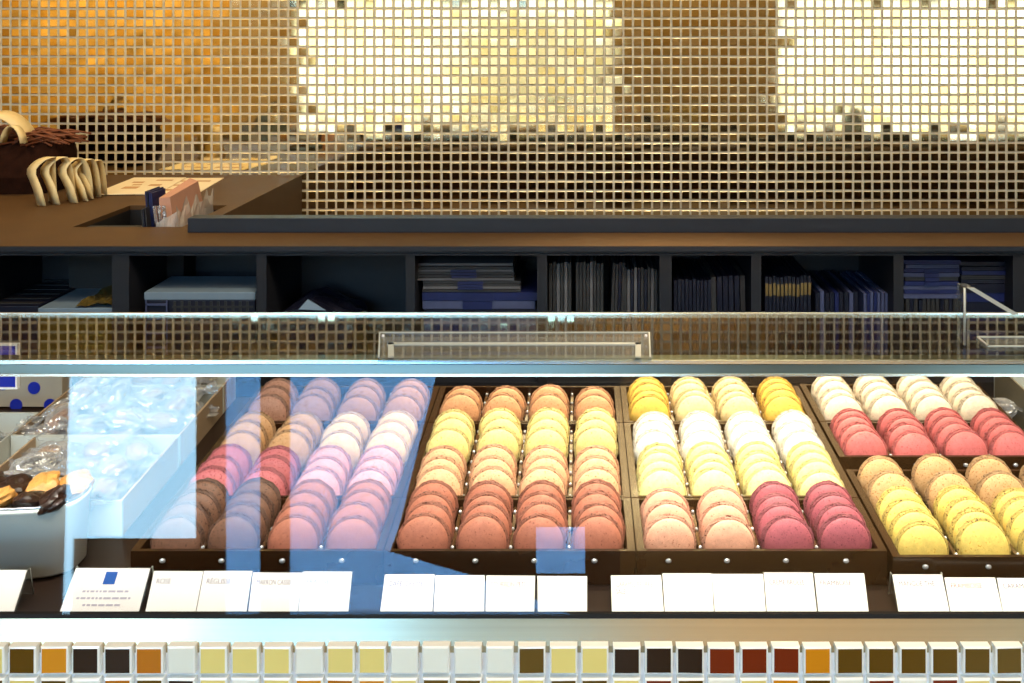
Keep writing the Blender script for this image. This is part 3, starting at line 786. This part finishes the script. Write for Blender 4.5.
for i, x in enumerate(C4):
    column('far right rear trays', i, x, [('pink', sh([.937, .954, .970, .986], 0)), ('cream', sh([1.020, 1.038, 1.056, 1.073], 0))])
C5 = [.2995, .3535, .4065, .459]
for i, x in enumerate(C5):
    column('far right front tray', i, x, [('lemon', sh([.779, .796, .813, .831], 0)), ('tan', sh([.857, .885], 0))])

# ------------------------------------------------------------------ trays
def tray(label, x0, x1, y0, y1, cols):
    t = thing('macaron_tray', label, 'tray', ((x0 + x1) / 2, y0, deck(y0)))
    mb = MB()
    h = .0015; w = .004
    def seg(a, b, c, d, zl, zh):
        mb.hexa([(a, c, deck(c) + zl), (b, c, deck(c) + zl), (b, d, deck(d) + zl), (a, d, deck(d) + zl)], [(a, c, deck(c) + zh), (b, c, deck(c) + zh), (b, d, deck(d) + zh), (a, d, deck(d) + zh)])
    RH = DK
    seg(x0, x1, y0, y1, .0008, .0025)
    sw = .0068
    seg(x0, x0 + sw, y0, y1, .0025, RH); seg(x1 - sw, x1, y0, y1, .0025, RH)
    seg(x0 + sw, x1 - sw, y0, y0 + .003, .0025, RH); seg(x0 + sw, x1 - sw, y1 - .003, y1, .0025, RH)
    mb.build('tray_body', 'tray', t)
    for a, b in zip(cols, cols[1:]):
        m = (a + b) / 2
        mb = MB(); seg(m - .0016, m + .0016, y0 + .0032, y1 - .0032, .0026, RH - .006)
        r = mb.build('rib', 'rib', t)
        mb = MB()
        n = max(2, int((y1 - y0) / .02))
        for k in range(n):
            yy = y0 + (k + .5) * (y1 - y0) / n
            bmx = bmesh.new(); bmesh.ops.create_uvsphere(bmx, u_segments=8, v_segments=6, radius=.0017)
            mb.add([v.co + Vector((m, yy, deck(yy) + RH - .0052)) for v in bmx.verts], [[v.index for v in f.verts] for f in bmx.faces], 0, True); bmx.free()
        L = Vector(t.location); mb.v = [p - L for p in mb.v]
        mb.build('bead_row', 'bead', r, world=False)
    for c in cols:
        bmx = bmesh.new(); bmesh.ops.create_uvsphere(bmx, u_segments=12, v_segments=8, radius=.0027)
        MB().add([Vector((v.co.x, v.co.y * .6, v.co.z * .75)) + Vector((c - .004, y0, deck(y0) + RH - .0085)) for v in bmx.verts], [[v.index for v in f.verts] for f in bmx.faces], 0, True).build('grip_dimple', 'bead', t); bmx.free()
    return t
for nm, C in (('far left', C1), ('centre left', C2), ('centre right', C3)):
    a, b = C[0] - .0315, C[-1] + .0315
    q = {'far left': 'chocolate macarons', 'centre left': 'cocoa brown macarons', 'centre right': 'peach and rose macarons'}[nm]
    q2 = {'far left': 'berry and biscuit macarons', 'centre left': 'apricot and yellow macarons', 'centre right': 'pale yellow and white macarons'}[nm]
    q3 = {'far left': 'dusty brown macarons', 'centre left': 'toffee orange macarons', 'centre right': 'golden macarons at the rear'}[nm]
    tray('smoked brown tray under the front %s of the %s run' % (q, nm), a, b, .778, .8575, C)
    tray('smoked brown tray under the %s of the %s run' % (q2, nm), a, b, .859, 1.004, C)
    tray('smoked brown tray under the %s of the %s run' % (q3, nm), a, b, 1.0055, 1.095, C)
tray('smoked brown tray under the salmon pink macarons at far right', C4[0] - .0315, C4[-1] + .0315, .932, 1.006, C4)
tray('smoked brown tray under the cream white macarons at far right', C4[0] - .0315, C4[-1] + .0315, 1.0075, 1.10, C4)
tray('smoked brown tray under the lemon and tan macarons at far right', C5[0] - .0315, C5[-1] + .0315, .770, .908, C5)

# ------------------------------------------------------------------ price cards
def text_mesh(s, size):
    cu = bpy.data.curves.new('lettering', 'FONT'); cu.body = s; cu.size = size; cu.extrude = .00006
    o = bpy.data.objects.new('lettering', cu); COL.objects.link(o)
    dg = bpy.context.evaluated_depsgraph_get(); dg.update()
    me = bpy.data.meshes.new_from_object(o.evaluated_get(dg))
    bpy.data.objects.remove(o); bpy.data.curves.remove(cu)
    return me
CARDS = [  # bottom-left, bottom-right, top-left, top-right px; top y; text; ink; label
    (-30, 13, -16, 27, 570, 'ROSE', 'ink', 'white price card at the left end before the round tub', 1),
    (59, 138, 76, 150, 568, None, 'ink_blue', 'large white card with blue square and three printed lines', 1),
    (145, 195, 154, 203, 571, 'ROSE', 'ink', 'white price card beside the large card with blue square', 0),
    (196, 246, 204, 252, 571, 'RÉGLISSE', 'ink', 'second small white price card right of the large blue square card', 0),
    (248, 297, 253, 303, 572.5, 'MARRON CASSIS', 'ink', 'third small white price card right of the large blue square card', 0),
    (298, 348, 303, 352, 571.5, 'PRALINÉ', 'ink_blue', 'white price card ending the first group of four small cards', 0),
    (380, 432, 385, 434.5, 574.5, 'CAFÉ CRÈME', 'ink', 'white price card starting the second group, below chocolate macarons', 0),
    (433.5, 484, 435.5, 484.5, 575.5, 'CHOCOLAT', 'ink_blue', 'second white price card of the middle group of four', 0),
    (485.5, 534, 486.5, 535, 575.5, 'BOURBON PÉTI', 'ink', 'third white price card of the middle group of four', 0),
    (538, 587, 537.5, 587, 576, 'CAFÉ', 'ink_blue', 'white price card ending the middle group of four', 0),
    (612, 664, 611, 661, 575.5, 'CARAMEL BEURRE\nSALÉ', 'ink', 'white price card with two lines of print starting the group of five', 0),
    (665, 714, 662.5, 711.5, 573.5, 'PISTACHE', 'ink_blue', 'second white price card of the group of five', 0),
    (715, 766, 712, 763, 574, 'CITRON', 'ink_blue', 'middle white price card of the group of five', 0),
    (767, 817, 764, 812.5, 572.5, 'CRÈME BRÛLÉE', 'ink', 'fourth white price card of the group of five', 0),
    (818.5, 869, 814.5, 864, 573.5, 'FRAMBOISE', 'ink', 'white price card ending the group of five, below rose macarons', 0),
    (899, 950, 892.5, 942, 574.5, 'MANGUE THÉ', 'ink', 'white price card with clear easel below the lemon macarons', 1),
    (951, 1003, 944.5, 995, 577.5, 'FRAMBOISE', 'ink_red', 'white price card with reddish lettering below the lemon macarons', 0),
    (1003.5, 1052, 997, 1045, 578, 'CARAMEL', 'ink', 'white price card at the right end, beside the reddish lettered one', 0),
]
DCB = .742
for (bl, br, tl, tr, ty, txt, ink, lab, easel) in CARDS:
    zb = deck(DCB) + .0012
    dt = DCB + (.0165)
    B0 = Vector((X(bl, DCB), DCB, zb)); B1 = Vector((X(br, DCB), DCB, zb))
    T0 = P(tl, ty, dt); T1 = P(tr, ty + random.uniform(-.3, .3), dt)
    t = thing('price_card', lab, 'price card', (B0 + B1) / 2 - Vector((0, 0, .0012)))
    up = (T0 - B0); rt_ = (B1 - B0)
    nrm = rt_.cross(up).normalized()
    if nrm.y > 0: nrm = -nrm
    MB().hexa([B0, B1, T1, T0], [p - nrm * .0009 for p in (B0, B1, T1, T0)]).build('card', 'card', t)
    # clear holder behind, foot in front
    mb = MB()
    e = rt_.normalized() * .0006
    q = [B0 - nrm * .0012 - e, B1 - nrm * .0012 + e, T1 - nrm * .0012 + e, T0 - nrm * .0012 - e]
    mb.hexa(q, [p - nrm * .0016 for p in q])
    bk = [(T0 + T1) / 2 * 0 + p for p in (T0, T1)]
    f0, f1 = [Vector((p.x, p.y + .008, deck(p.y + .008) + .0008)) for p in (T0 - e, T1 + e)]
    q = [T0 - nrm * .0028 - e, T1 - nrm * .0028 + e, f1, f0]
    mb.hexa(q, [p + Vector((0, .0014, 0)) for p in q])
    q = [B0 - e + Vector((0, .001, -.0004)), B1 + e + Vector((0, .001, -.0004)), f1, f0]
    mb.hexa(q, [p + Vector((0, 0, -.0007)) for p in q]) if False else None
    mb.build('holder', 'acrylic', t)
    if easel:
        mb = MB()
        for (a, f) in ((T0 - e, f0), (T1 + e, f1)):
            mb.tube([a - nrm * .001 + Vector((0, 0, .0005)), a + Vector((0, .003, 0)), f], .0005, 6)
        mb.build('holder_edge', 'acrylic_edge', t)
    ux = rt_.normalized(); uy = (up - up.dot(ux) * ux).normalized(); uz = ux.cross(uy)
    Lx, Ly = rt_.length, (T0 - B0).length
    def on_card(me, u, v, nm, parent_m):
        o = bpy.data.objects.new(nm, me); COL.objects.link(o)
        me.materials.clear(); me.materials.append(M[parent_m])
        org = B0 + (B1 - B0) * u + ((T0 - B0) * (1 - u) + (T1 - B1) * u) * v + nrm * .00015
        mt = Matrix.Translation(org - Vector(t.location)) @ Matrix((ux, uy, uz)).transposed().to_4x4()
        o.matrix_local = mt; o.parent = t
        return o
    if txt:
        size = .0052
        me = text_mesh(txt, size)
        w = max((v.co.x for v in me.vertices), default=0)
        if w > Lx * .72:
            for v in me.vertices: v.co.x *= Lx * .72 / w
        on_card(me, .09, .70, 'printed_text', ink)
    else:
        sq = [B0 + (B1 - B0) * u + ((T0 - B0) * (1 - u) + (T1 - B1) * u) * v for u, v in ((.43, .64), (.585, .64), (.585, .92), (.43, .92))]
        MB().hexa([p + nrm * .0001 for p in sq], [p + nrm * .0003 for p in sq]).build('blue_square', 'royal', t)
        def cardpt(u, v): return B0 + (B1 - B0) * u + ((T0 - B0) * (1 - u) + (T1 - B1) * u) * v
        rnd = random.Random(4)
        for k, u in enumerate((.20, .15, .26)):     # three lines of print too small to read
            x = u; v = .46 - .15 * k; mb = MB()
            while x < 1 - u - .02:
                w = min(rnd.uniform(.02, .10), 1 - u - x)
                q = [cardpt(x, v), cardpt(x + w, v), cardpt(x + w, v + .045), cardpt(x, v + .045)]
                mb.hexa([p + nrm * .0001 for p in q], [p + nrm * .00025 for p in q]); x += w + .018
            mb.build('printed_text', 'ink_pale', t)

# ------------------------------------------------------------------ boxes of wrapped sweets at left
def open_box(label, x0, x1, y0, y1, h, side, z0=None):
    t = thing('carton_tray', label, 'box', ((x0 + x1) / 2, y0, deck(y0)))
    def wall(a, b, c, d, m, nm):
        mb = MB()
        q = [(a, c), (b, c), (b, d), (a, d)]
        mb.hexa([(x, y, deck(y) + .0006) for x, y in q], [(x, y, rim(y) + h) for x, y in q]); mb.build(nm, m, t)
    w = .0022
    wall(x0, x1, y0, y0 + w, 'box_grey', 'front_wall'); wall(x0, x1, y1 - w, y1, 'box_grey', 'back_wall')
    wall(x0, x0 + w, y0 + w, y1 - w, side, 'side_wall'); wall(x1 - w, x1, y0 + w, y1 - w, side, 'side_wall')
    mb = MB(); q = [(x0 + w, y0 + w), (x1 - w, y0 + w), (x1 - w, y1 - w), (x0 + w, y1 - w)]
    mb.hexa([(x, y, deck(y) + .0006) for x, y in q], [(x, y, deck(y) + .0024) for x, y in q]); mb.build('box_floor', 'box_grey', t)
    return t
def sweet_meshes(seed, core):
    rnd = random.Random(seed)
    bm = bmesh.new(); bmesh.ops.create_icosphere(bm, subdivisions=2, radius=1)
    for v in bm.verts:
        n = noise.noise(v.co * 1.7 + Vector((seed, 0, 0)))
        v.co = Vector((v.co.x * .015, v.co.y * .010, v.co.z * .008)) * (1 + .3 * n)
    mb = MB(); mb.add([v.co.copy() for v in bm.verts], [[v.index for v in f.verts] for f in bm.faces], 0, True); bm.free()
    core_me = mb.mesh('sweet', core)
    mb = MB(); seg = 22
    prof = [(-.034, .0135), (-.029, .010), (-.0225, .0035), (-.019, .0072), (-.012, .0125), (0, .0138), (.012, .0125), (.019, .0072), (.0225, .0035), (.029, .010), (.035, .014)]
    vs = []
    for i, (x, r) in enumerate(prof):
        for k in range(seg):
            a = 2 * math.pi * k / seg
            crk = 1 + .34 * rnd.uniform(-1, 1) * (1.5 if abs(x) > .02 else .75)
            flat = .75 if abs(x) < .02 else .45
            vs.append((x + rnd.uniform(-.002, .002), r * crk * math.cos(a), r * crk * math.sin(a) * flat))
    fs = [[i * seg + k, i * seg + (k + 1) % seg, (i + 1) * seg + (k + 1) % seg, (i + 1) * seg + k] for i in range(len(prof) - 1) for k in range(seg)]
    mb.add(vs, fs, 0, False)
    return core_me, mb.mesh('wrapper', 'cello')
SW = [sweet_meshes(k, c) for k, c in enumerate(('caramel', 'choc', 'caramel', 'nut', 'caramel'))]
def sweet(label, group, x, y, z, k=None):
    c, w = SW[k if k is not None else random.randrange(len(SW))]
    o = thing('wrapped_sweet', label, 'sweet', (x, y, z), (random.uniform(-.4, .4), random.uniform(-.4, .4), random.uniform(0, 6.28)), group)
    place('sweet', c, o); place('wrapper', w, o)
def fill_sweets(label, group, x0, x1, y0, y1, h, n, layers=1):
    nx = max(1, int((x1 - x0) / .036)); ny = max(1, int((y1 - y0) / .032))
    for l in range(layers):
        for i in range(nx):
            for j in range(ny):
                x = x0 + (i + .5) * (x1 - x0) / nx + random.uniform(-.006, .006); y = y0 + (j + .5) * (y1 - y0) / ny + random.uniform(-.006, .006)
                sweet(label, group, x, y, rim(y) + h + l * .013 + random.uniform(-.002, .003))
XRW = -.4305
BH = -.0035 + .0075
open_box('grey carton of wrapped sweets before the middle carton', -.585, XRW, .846, .966, BH, 'box_tan')
fill_sweets('clear wrapped sweet in the front grey carton by the chocolate macarons', 'sweets in the front carton', -.575, XRW - .012, .858, .956, -.011, 9, 2)
open_box('grey carton of wrapped sweets between two other cartons', -.612, XRW, .9675, 1.086, BH, 'box_tan')
fill_sweets('clear wrapped sweet heaped in the middle grey carton', 'sweets in the middle carton', -.600, XRW - .012, .980, 1.076, -.008, 9, 2)
open_box('grey carton of wrapped sweets at the rear of the deck', -.612, XRW, 1.0875, 1.125, BH, 'box_tan')
fill_sweets('clear wrapped sweet in the rear narrow carton', 'sweets in the rear carton', -.60, XRW - .010, 1.095, 1.120, .000, 4, 1)
open_box('grey carton at the left edge, holding toffee pieces', -.80, -.6135, .846, 1.02, BH, 'box_grey')
fill_sweets('clear wrapped sweet in the carton at the left edge', 'sweets in the left edge carton', -.78, -.625, .86, 1.0, -.008, 9, 1)
# carton at right end
open_box('olive grey carton at the right end beside the cream macarons', .515, .68, .96, 1.12, .018, 'box_olive')
fill_sweets('clear wrapped sweet in the olive carton at the right end', 'sweets in the olive carton', .545, .65, .995, 1.09, -.004, 9, 1)
o = None
sweet('loose clear wrapped sweet on the deck beside the cream macaron tray', None, .500, 1.075, deck(1.07) + .012, 1)

# round tub with chocolate
tubc = Vector((-.513, .806, deck(.806) + .0008))
t = thing('round_tub', 'pale grey oval tub of dark chocolate pieces at the left end', 'tub', tubc)
mb = MB(); seg = 64; sx, sy = .070, .030; hh = Z(511, .776) - tubc.z
def oval(s, z): return [(tubc.x + math.copysign(abs(math.cos(a)) ** .62, math.cos(a)) * (sx + s), tubc.y + math.copysign(abs(math.sin(a)) ** .75, math.sin(a)) * (sy + s), z) for a in [2 * math.pi * k / seg for k in range(seg)]]
rings = [oval(-.006, tubc.z), oval(-.003, tubc.z + .003), oval(0, tubc.z + hh - .004), oval(.0012, tubc.z + hh - .002), oval(.0005, tubc.z + hh), oval(-.0025, tubc.z + hh), oval(-.004, tubc.z + hh - .02), oval(-.006, tubc.z + .006)]
vs = [p for r in rings for p in r]
fs = [[i * seg + k, i * seg + (k + 1) % seg, (i + 1) * seg + (k + 1) % seg, (i + 1) * seg + k] for i in range(len(rings) - 1) for k in range(seg)]
fs += [list(range(seg)), list(range((len(rings) - 1) * seg, len(rings) * seg))]
mb.add(vs, fs, 0, True); mb.build('tub_body', 'tub', t)
mb = MB()
mb.tube([Vector(p) + Vector((0, 0, .0012)) for p in oval(-.0005, tubc.z + hh)] + [Vector(oval(-.0005, tubc.z + hh)[0]) + Vector((0, 0, .0012))], .0011, 6); mb.build('clear_liner_rim', 'silver', t)
def chunk(label, group, x, y, z, s, m):
    bm = bmesh.new(); bmesh.ops.create_icosphere(bm, subdivisions=3, radius=1)
    sd = random.uniform(0, 90)
    for v in bm.verts:
        n = noise.noise(v.co * 1.3 + Vector((sd, 0, 0))) + .5 * noise.noise(v.co * 3.2 + Vector((sd, 4, 0)))
        v.co = Vector((v.co.x, v.co.y, v.co.z * .6)) * s * (1 + .35 * n)
    mb = MB(); mb.add([v.co.copy() for v in bm.verts], [[v.index for v in f.verts] for f in bm.faces], 0, False); bm.free()
    o = mb.build('chocolate_piece', m, None, (x, y, z), world=False); o.rotation_euler = (random.uniform(-.4, .4), random.uniform(-.4, .4), random.uniform(0, 6))
    tag(o, label, 'chocolate', group)
for i in range(5):
    for j in range(2):
        x = tubc.x - .052 + i * .026 + random.uniform(-.004, .004); y = tubc.y - .012 + j * .026 + random.uniform(-.004, .004)
        m = 'nut' if (i, j) in ((2, 0), (4, 1), (3, 1)) else 'choc'
        chunk('dark chocolate piece in the round tub' if m == 'choc' else 'nut coated chocolate piece among the dark ones in the tub', 'chocolate in the tub' if m == 'choc' else 'nut pieces in the tub', x, y, tubc.z + hh - .003 + random.uniform(0, .006), .0145, m)

# dotted carton and blue sign at far left
d = 1.10
t = thing('dotted_carton', 'beige carton printed with blue dots behind the sweets', 'box', (X(-2, d), d, deck(d)))
a, b = X(-60, d), X(62, d); zt_ = Z(366, d)
MB().box(a, b, d, d + .022, deck(d) + .002, zt_, bev=.001).build('box_body', 'dot_paper', t)
mb = MB()
for (px, py) in ((34, 388), (16, 405), (34, 420), (3, 384), (-2, 420), (50, 405), (52, 436), (16, 436), (-20, 400)):
    c = P(px, py, d - .0006); seg = 20
    r = 6.2 / F * d
    mb.hexa([(c.x + r * math.cos(2 * math.pi * k / seg), d - .0002, c.z + r * math.sin(2 * math.pi * k / seg)) for k in range(seg)], [(c.x + r * math.cos(2 * math.pi * k / seg), d - .0008, c.z + r * math.sin(2 * math.pi * k / seg)) for k in range(seg)])
mb.build('dot_print', 'dot', t)
d = .93
t = thing('blue_sign', 'small royal blue sign with thin white border at the left end', 'sign', (X(-8, d), d, Z(390, d)))
MB().box(X(-40, d), X(15.5, d), d, d + .003, Z(387, d), Z(346, d)).build('sign_plate', 'dot', t)
mb = MB(); x0, x1, z0, z1 = X(-42, d), X(17.5, d), Z(389, d), Z(344, d); w = .0016
mb.box(x0, x1, d - .001, d + .004, z1 - w, z1); mb.box(x0, x1, d - .001, d + .004, z0, z0 + w); mb.box(x1 - w, x1, d - .001, d + .004, z0 + w, z1 - w); mb.box(x0, x0 + w, d - .001, d + .004, z0 + w, z1 - w)
mb.build('white_border', 'card', t)
mb = MB(); mb.box(X(-12, d) - .004, X(-12, d) + .004, d + .001, d + .0035, deck(d) + .001, Z(389, d)); mb.box(X(-30, d), X(6, d), d - .01, d + .02, deck(d) + .0005, deck(d) + .003); mb.build('sign_stem', 'acrylic', t)

# ------------------------------------------------------------------ acrylic on the top glass
ztop = zt + .0014
def top_xy(px, py):
    d = F * (EYE - ztop) / (py - CY); return Vector((X(px, d), d, ztop))
t = thing('acrylic_plate', 'clear acrylic plate with bright edges lying on the top glass', 'plate', top_xy(514, 350))
p = [top_xy(378, 362.5), top_xy(651, 362.5), top_xy(650, 337), top_xy(379, 337)]
MB().hexa([q + Vector((0, 0, .0003)) for q in p], [q + Vector((0, 0, .0035)) for q in p]).build('plate_sheet', 'acrylic', t)
def frame(mb, p, w, z0, z1, sides=(0, 1, 2, 3)):
    c = sum(p, Vector()) / 4
    for i in sides:
        a, b = p[i], p[(i + 1) % 4]; n = Vector((0, 0, 1)).cross(b - a).normalized() * w
        q = [a, b, b + n, a + n]
        mb.hexa([v + Vector((0, 0, z0)) for v in q], [v + Vector((0, 0, z1)) for v in q])
mb = MB(); frame(mb, p, .0012, .0036, .0044, (1, 2, 3)); mb.build('polished_edge', 'acrylic_edge', t)
mb = MB(); q = [top_xy(388, 362.5), top_xy(641, 362.5), top_xy(641, 348), top_xy(388, 348)]; frame(mb, q, .0045, .0036, .0046, (1, 2, 3)); mb.build('inner_channel', 'acrylic_edge', t)
mb = MB()
for px in (383, 646):
    c = top_xy(px, 341); 
    mb.hexa([c + Vector((.0012 * math.cos(k * math.pi / 4), .0012 * math.sin(k * math.pi / 4), .0036)) for k in range(8)], [c + Vector((.0012 * math.cos(k * math.pi / 4), .0012 * math.sin(k * math.pi / 4), .0052)) for k in range(8)])
mb.build('corner_pin', 'card', t)

t = thing('acrylic_stand', 'clear acrylic leaflet stand at the right end of the top glass', 'stand', top_xy(985, 345))
d0 = top_xy(963, 345).y
a = P(964.5, 288, d0); fa = Vector((a.x, d0, ztop)); 
b = P(1008, 312, d0 - .055) ; b = Vector((a.x + .052, d0 - .012, a.z - .030))
mb = MB()
mb.hexa([fa, fa + Vector((.0018, 0, 0)), fa + Vector((.0018, .015, 0)), fa + Vector((0, .015, 0))], [a, a + Vector((.0018, 0, 0)), a + Vector((.0018, .015, 0)), a + Vector((0, .015, 0))])
mb.build('side_panel', 'acrylic', t)
mb = MB(); mb.tube([fa, a], .0009, 6); mb.build('upright_edge', 'acrylic_edge', t)
a2, b2 = P(966.5, 287.5, d0), P(1011, 314, d0)
mb = MB(); q = [a2, b2, b2 + Vector((.004, 0, .0005)), a2 + Vector((.005, 0, 0))]
mb.hexa(q, [v + Vector((0, .012, 0)) for v in q]); mb.build('sloping_panel', 'acrylic', t)
mb = MB(); q = [a2, b2, b2 + Vector((.0062, 0, 0)), a2 + Vector((.0062, 0, 0))]; mb.hexa(q, [v + Vector((0, -.0012, 0)) for v in q]); mb.build('sloping_edge', 'acrylic_edge', t)
g0, g1 = top_xy(976, 341), top_xy(1060, 341); g2, g3 = top_xy(1060, 351), top_xy(988, 351)
mb = MB(); mb.hexa([g3, g2, g1, g0], [v + Vector((0, 0, .003)) for v in (g3, g2, g1, g0)]); mb.build('foot_plate', 'acrylic', t)
mb = MB(); frame(mb, [g3, g2, g1, g0], .0014, .0031, .0042, (0, 2, 3)); mb.build('foot_edge', 'acrylic_edge', t)

# ------------------------------------------------------------------ light
w = bpy.data.worlds.new('sky'); SC.world = w; w.use_nodes = True
bg = w.node_tree.nodes['Background']; bg.inputs['Color'].default_value = (.38, .72, 1.0, 1); bg.inputs['Strength'].default_value = 10.2
def area(name, loc, rot, sx, sy, e, col, portal=False, spread=None):
    l = bpy.data.lights.new(name, 'AREA'); l.shape = 'RECTANGLE'; l.size = sx; l.size_y = sy; l.energy = e; l.color = col
    if spread: l.spread = spread
    o = bpy.data.objects.new(name, l); COL.objects.link(o); o.location = loc; o.rotation_euler = rot
    if portal: l.cycles.is_portal = True
    return o
def spot(name, loc, target, e, col, ang, blend=.6, r=.03):
    l = bpy.data.lights.new(name, 'SPOT'); l.energy = e; l.color = col; l.spot_size = rad(ang); l.spot_blend = blend; l.shadow_soft_size = r
    o = bpy.data.objects.new(name, l); COL.objects.link(o); o.location = loc
    o.rotation_euler = (Vector(target) - Vector(loc)).to_track_quat('-Z', 'Y').to_euler(); return o
area('portal_lower', (-.9, YF - .05, EYE - .19), (rad(90), 0, 0), 2.35, .98, 1, (1, 1, 1), True)
area('portal_lower', (2.6, YF - .05, EYE - .19), (rad(90), 0, 0), 2.45, .98, 1, (1, 1, 1), True)
area('portal_upper', (-1.25, YF - .05, EYE + .92), (rad(90), 0, 0), 2.74, 1.17, 1, (1, 1, 1), True)
WARM = (1.0, .78, .5)
area('case_lamp', (-.05, DT + .020, RT[1] - .0065), (rad(28), 0, 0), 1.9, .006, 2.6, (1.0, .95, .86), spread=rad(96))
spot('ceiling_spot_case', (.15, 1.25, CEIL - .06), (.11, 1.06, EYE - .43), 420, (1.0, .85, .60), 24, 1.0, .05)
spot('ceiling_spot_case', (.55, 1.15, CEIL - .06), (.40, .97, EYE - .43), 55, (1.0, .82, .56), 30, .8, .05)
spot('ceiling_spot_counter', (-1.0, 1.75, CEIL - .06), (-.95, 1.85, EYE - .32), 55, (1.0, .70, .34), 46, .8, .05)
spot('ceiling_spot_wall', (.3, .1, CEIL - .06), (.3, 2.06, EYE - .1), 75, (1.0, .88, .68), 80, .9, .05)
spot('ceiling_spot_wall', (-1.3, .1, CEIL - .06), (-1.3, 2.06, EYE + .0), 60, (1.0, .74, .4), 70, .9, .05)
spot('ceiling_spot_timber', (-3.3, -1.2, CEIL - .06), (-3.3, YF, EYE - .1), 360, (1.0, .80, .44), 80, .9, .06)
spot('fill_spot_front', (.6, -1.3, CEIL - .06), (.6, YF, EYE + 1.3), 90, (1.0, .8, .5), 110, .9, .06)  # unseen spot added to brighten the wall mirrored in sill and top glass
area('fill_panel', (.5, -.3, CEIL - .02), (0, 0, 0), 1.6, 1.0, 42, (1.0, .86, .66))  # warm overhead fill added to turn the front grout white

# ------------------------------------------------------------------ camera
cam = bpy.data.cameras.new('camera'); co = bpy.data.objects.new('camera', cam); COL.objects.link(co)
co.location = (0, 0, EYE); co.rotation_euler = (rad(90), 0, 0)
cam.sensor_width = 36; cam.lens = F / 1024 * 36
cam.shift_x = (512 - CX) / 1024; cam.shift_y = -(341.5 - CY) / 1024
cam.clip_start = .05; cam.clip_end = 100
SC.camera = co
vs_ = SC.view_settings
vs_.view_transform = 'Standard'; vs_.look = 'None'; vs_.gamma = 1; vs_.exposure = .35; vs_.use_curve_mapping = False
SC.cycles.max_bounces = 12; SC.cycles.transparent_max_bounces = 24; SC.cycles.glossy_bounces = 6; SC.cycles.diffuse_bounces = 4
SC.cycles.sample_clamp_indirect = 6; SC.cycles.use_denoising = True
SC.cycles.caustics_reflective = False; SC.cycles.caustics_refractive = False
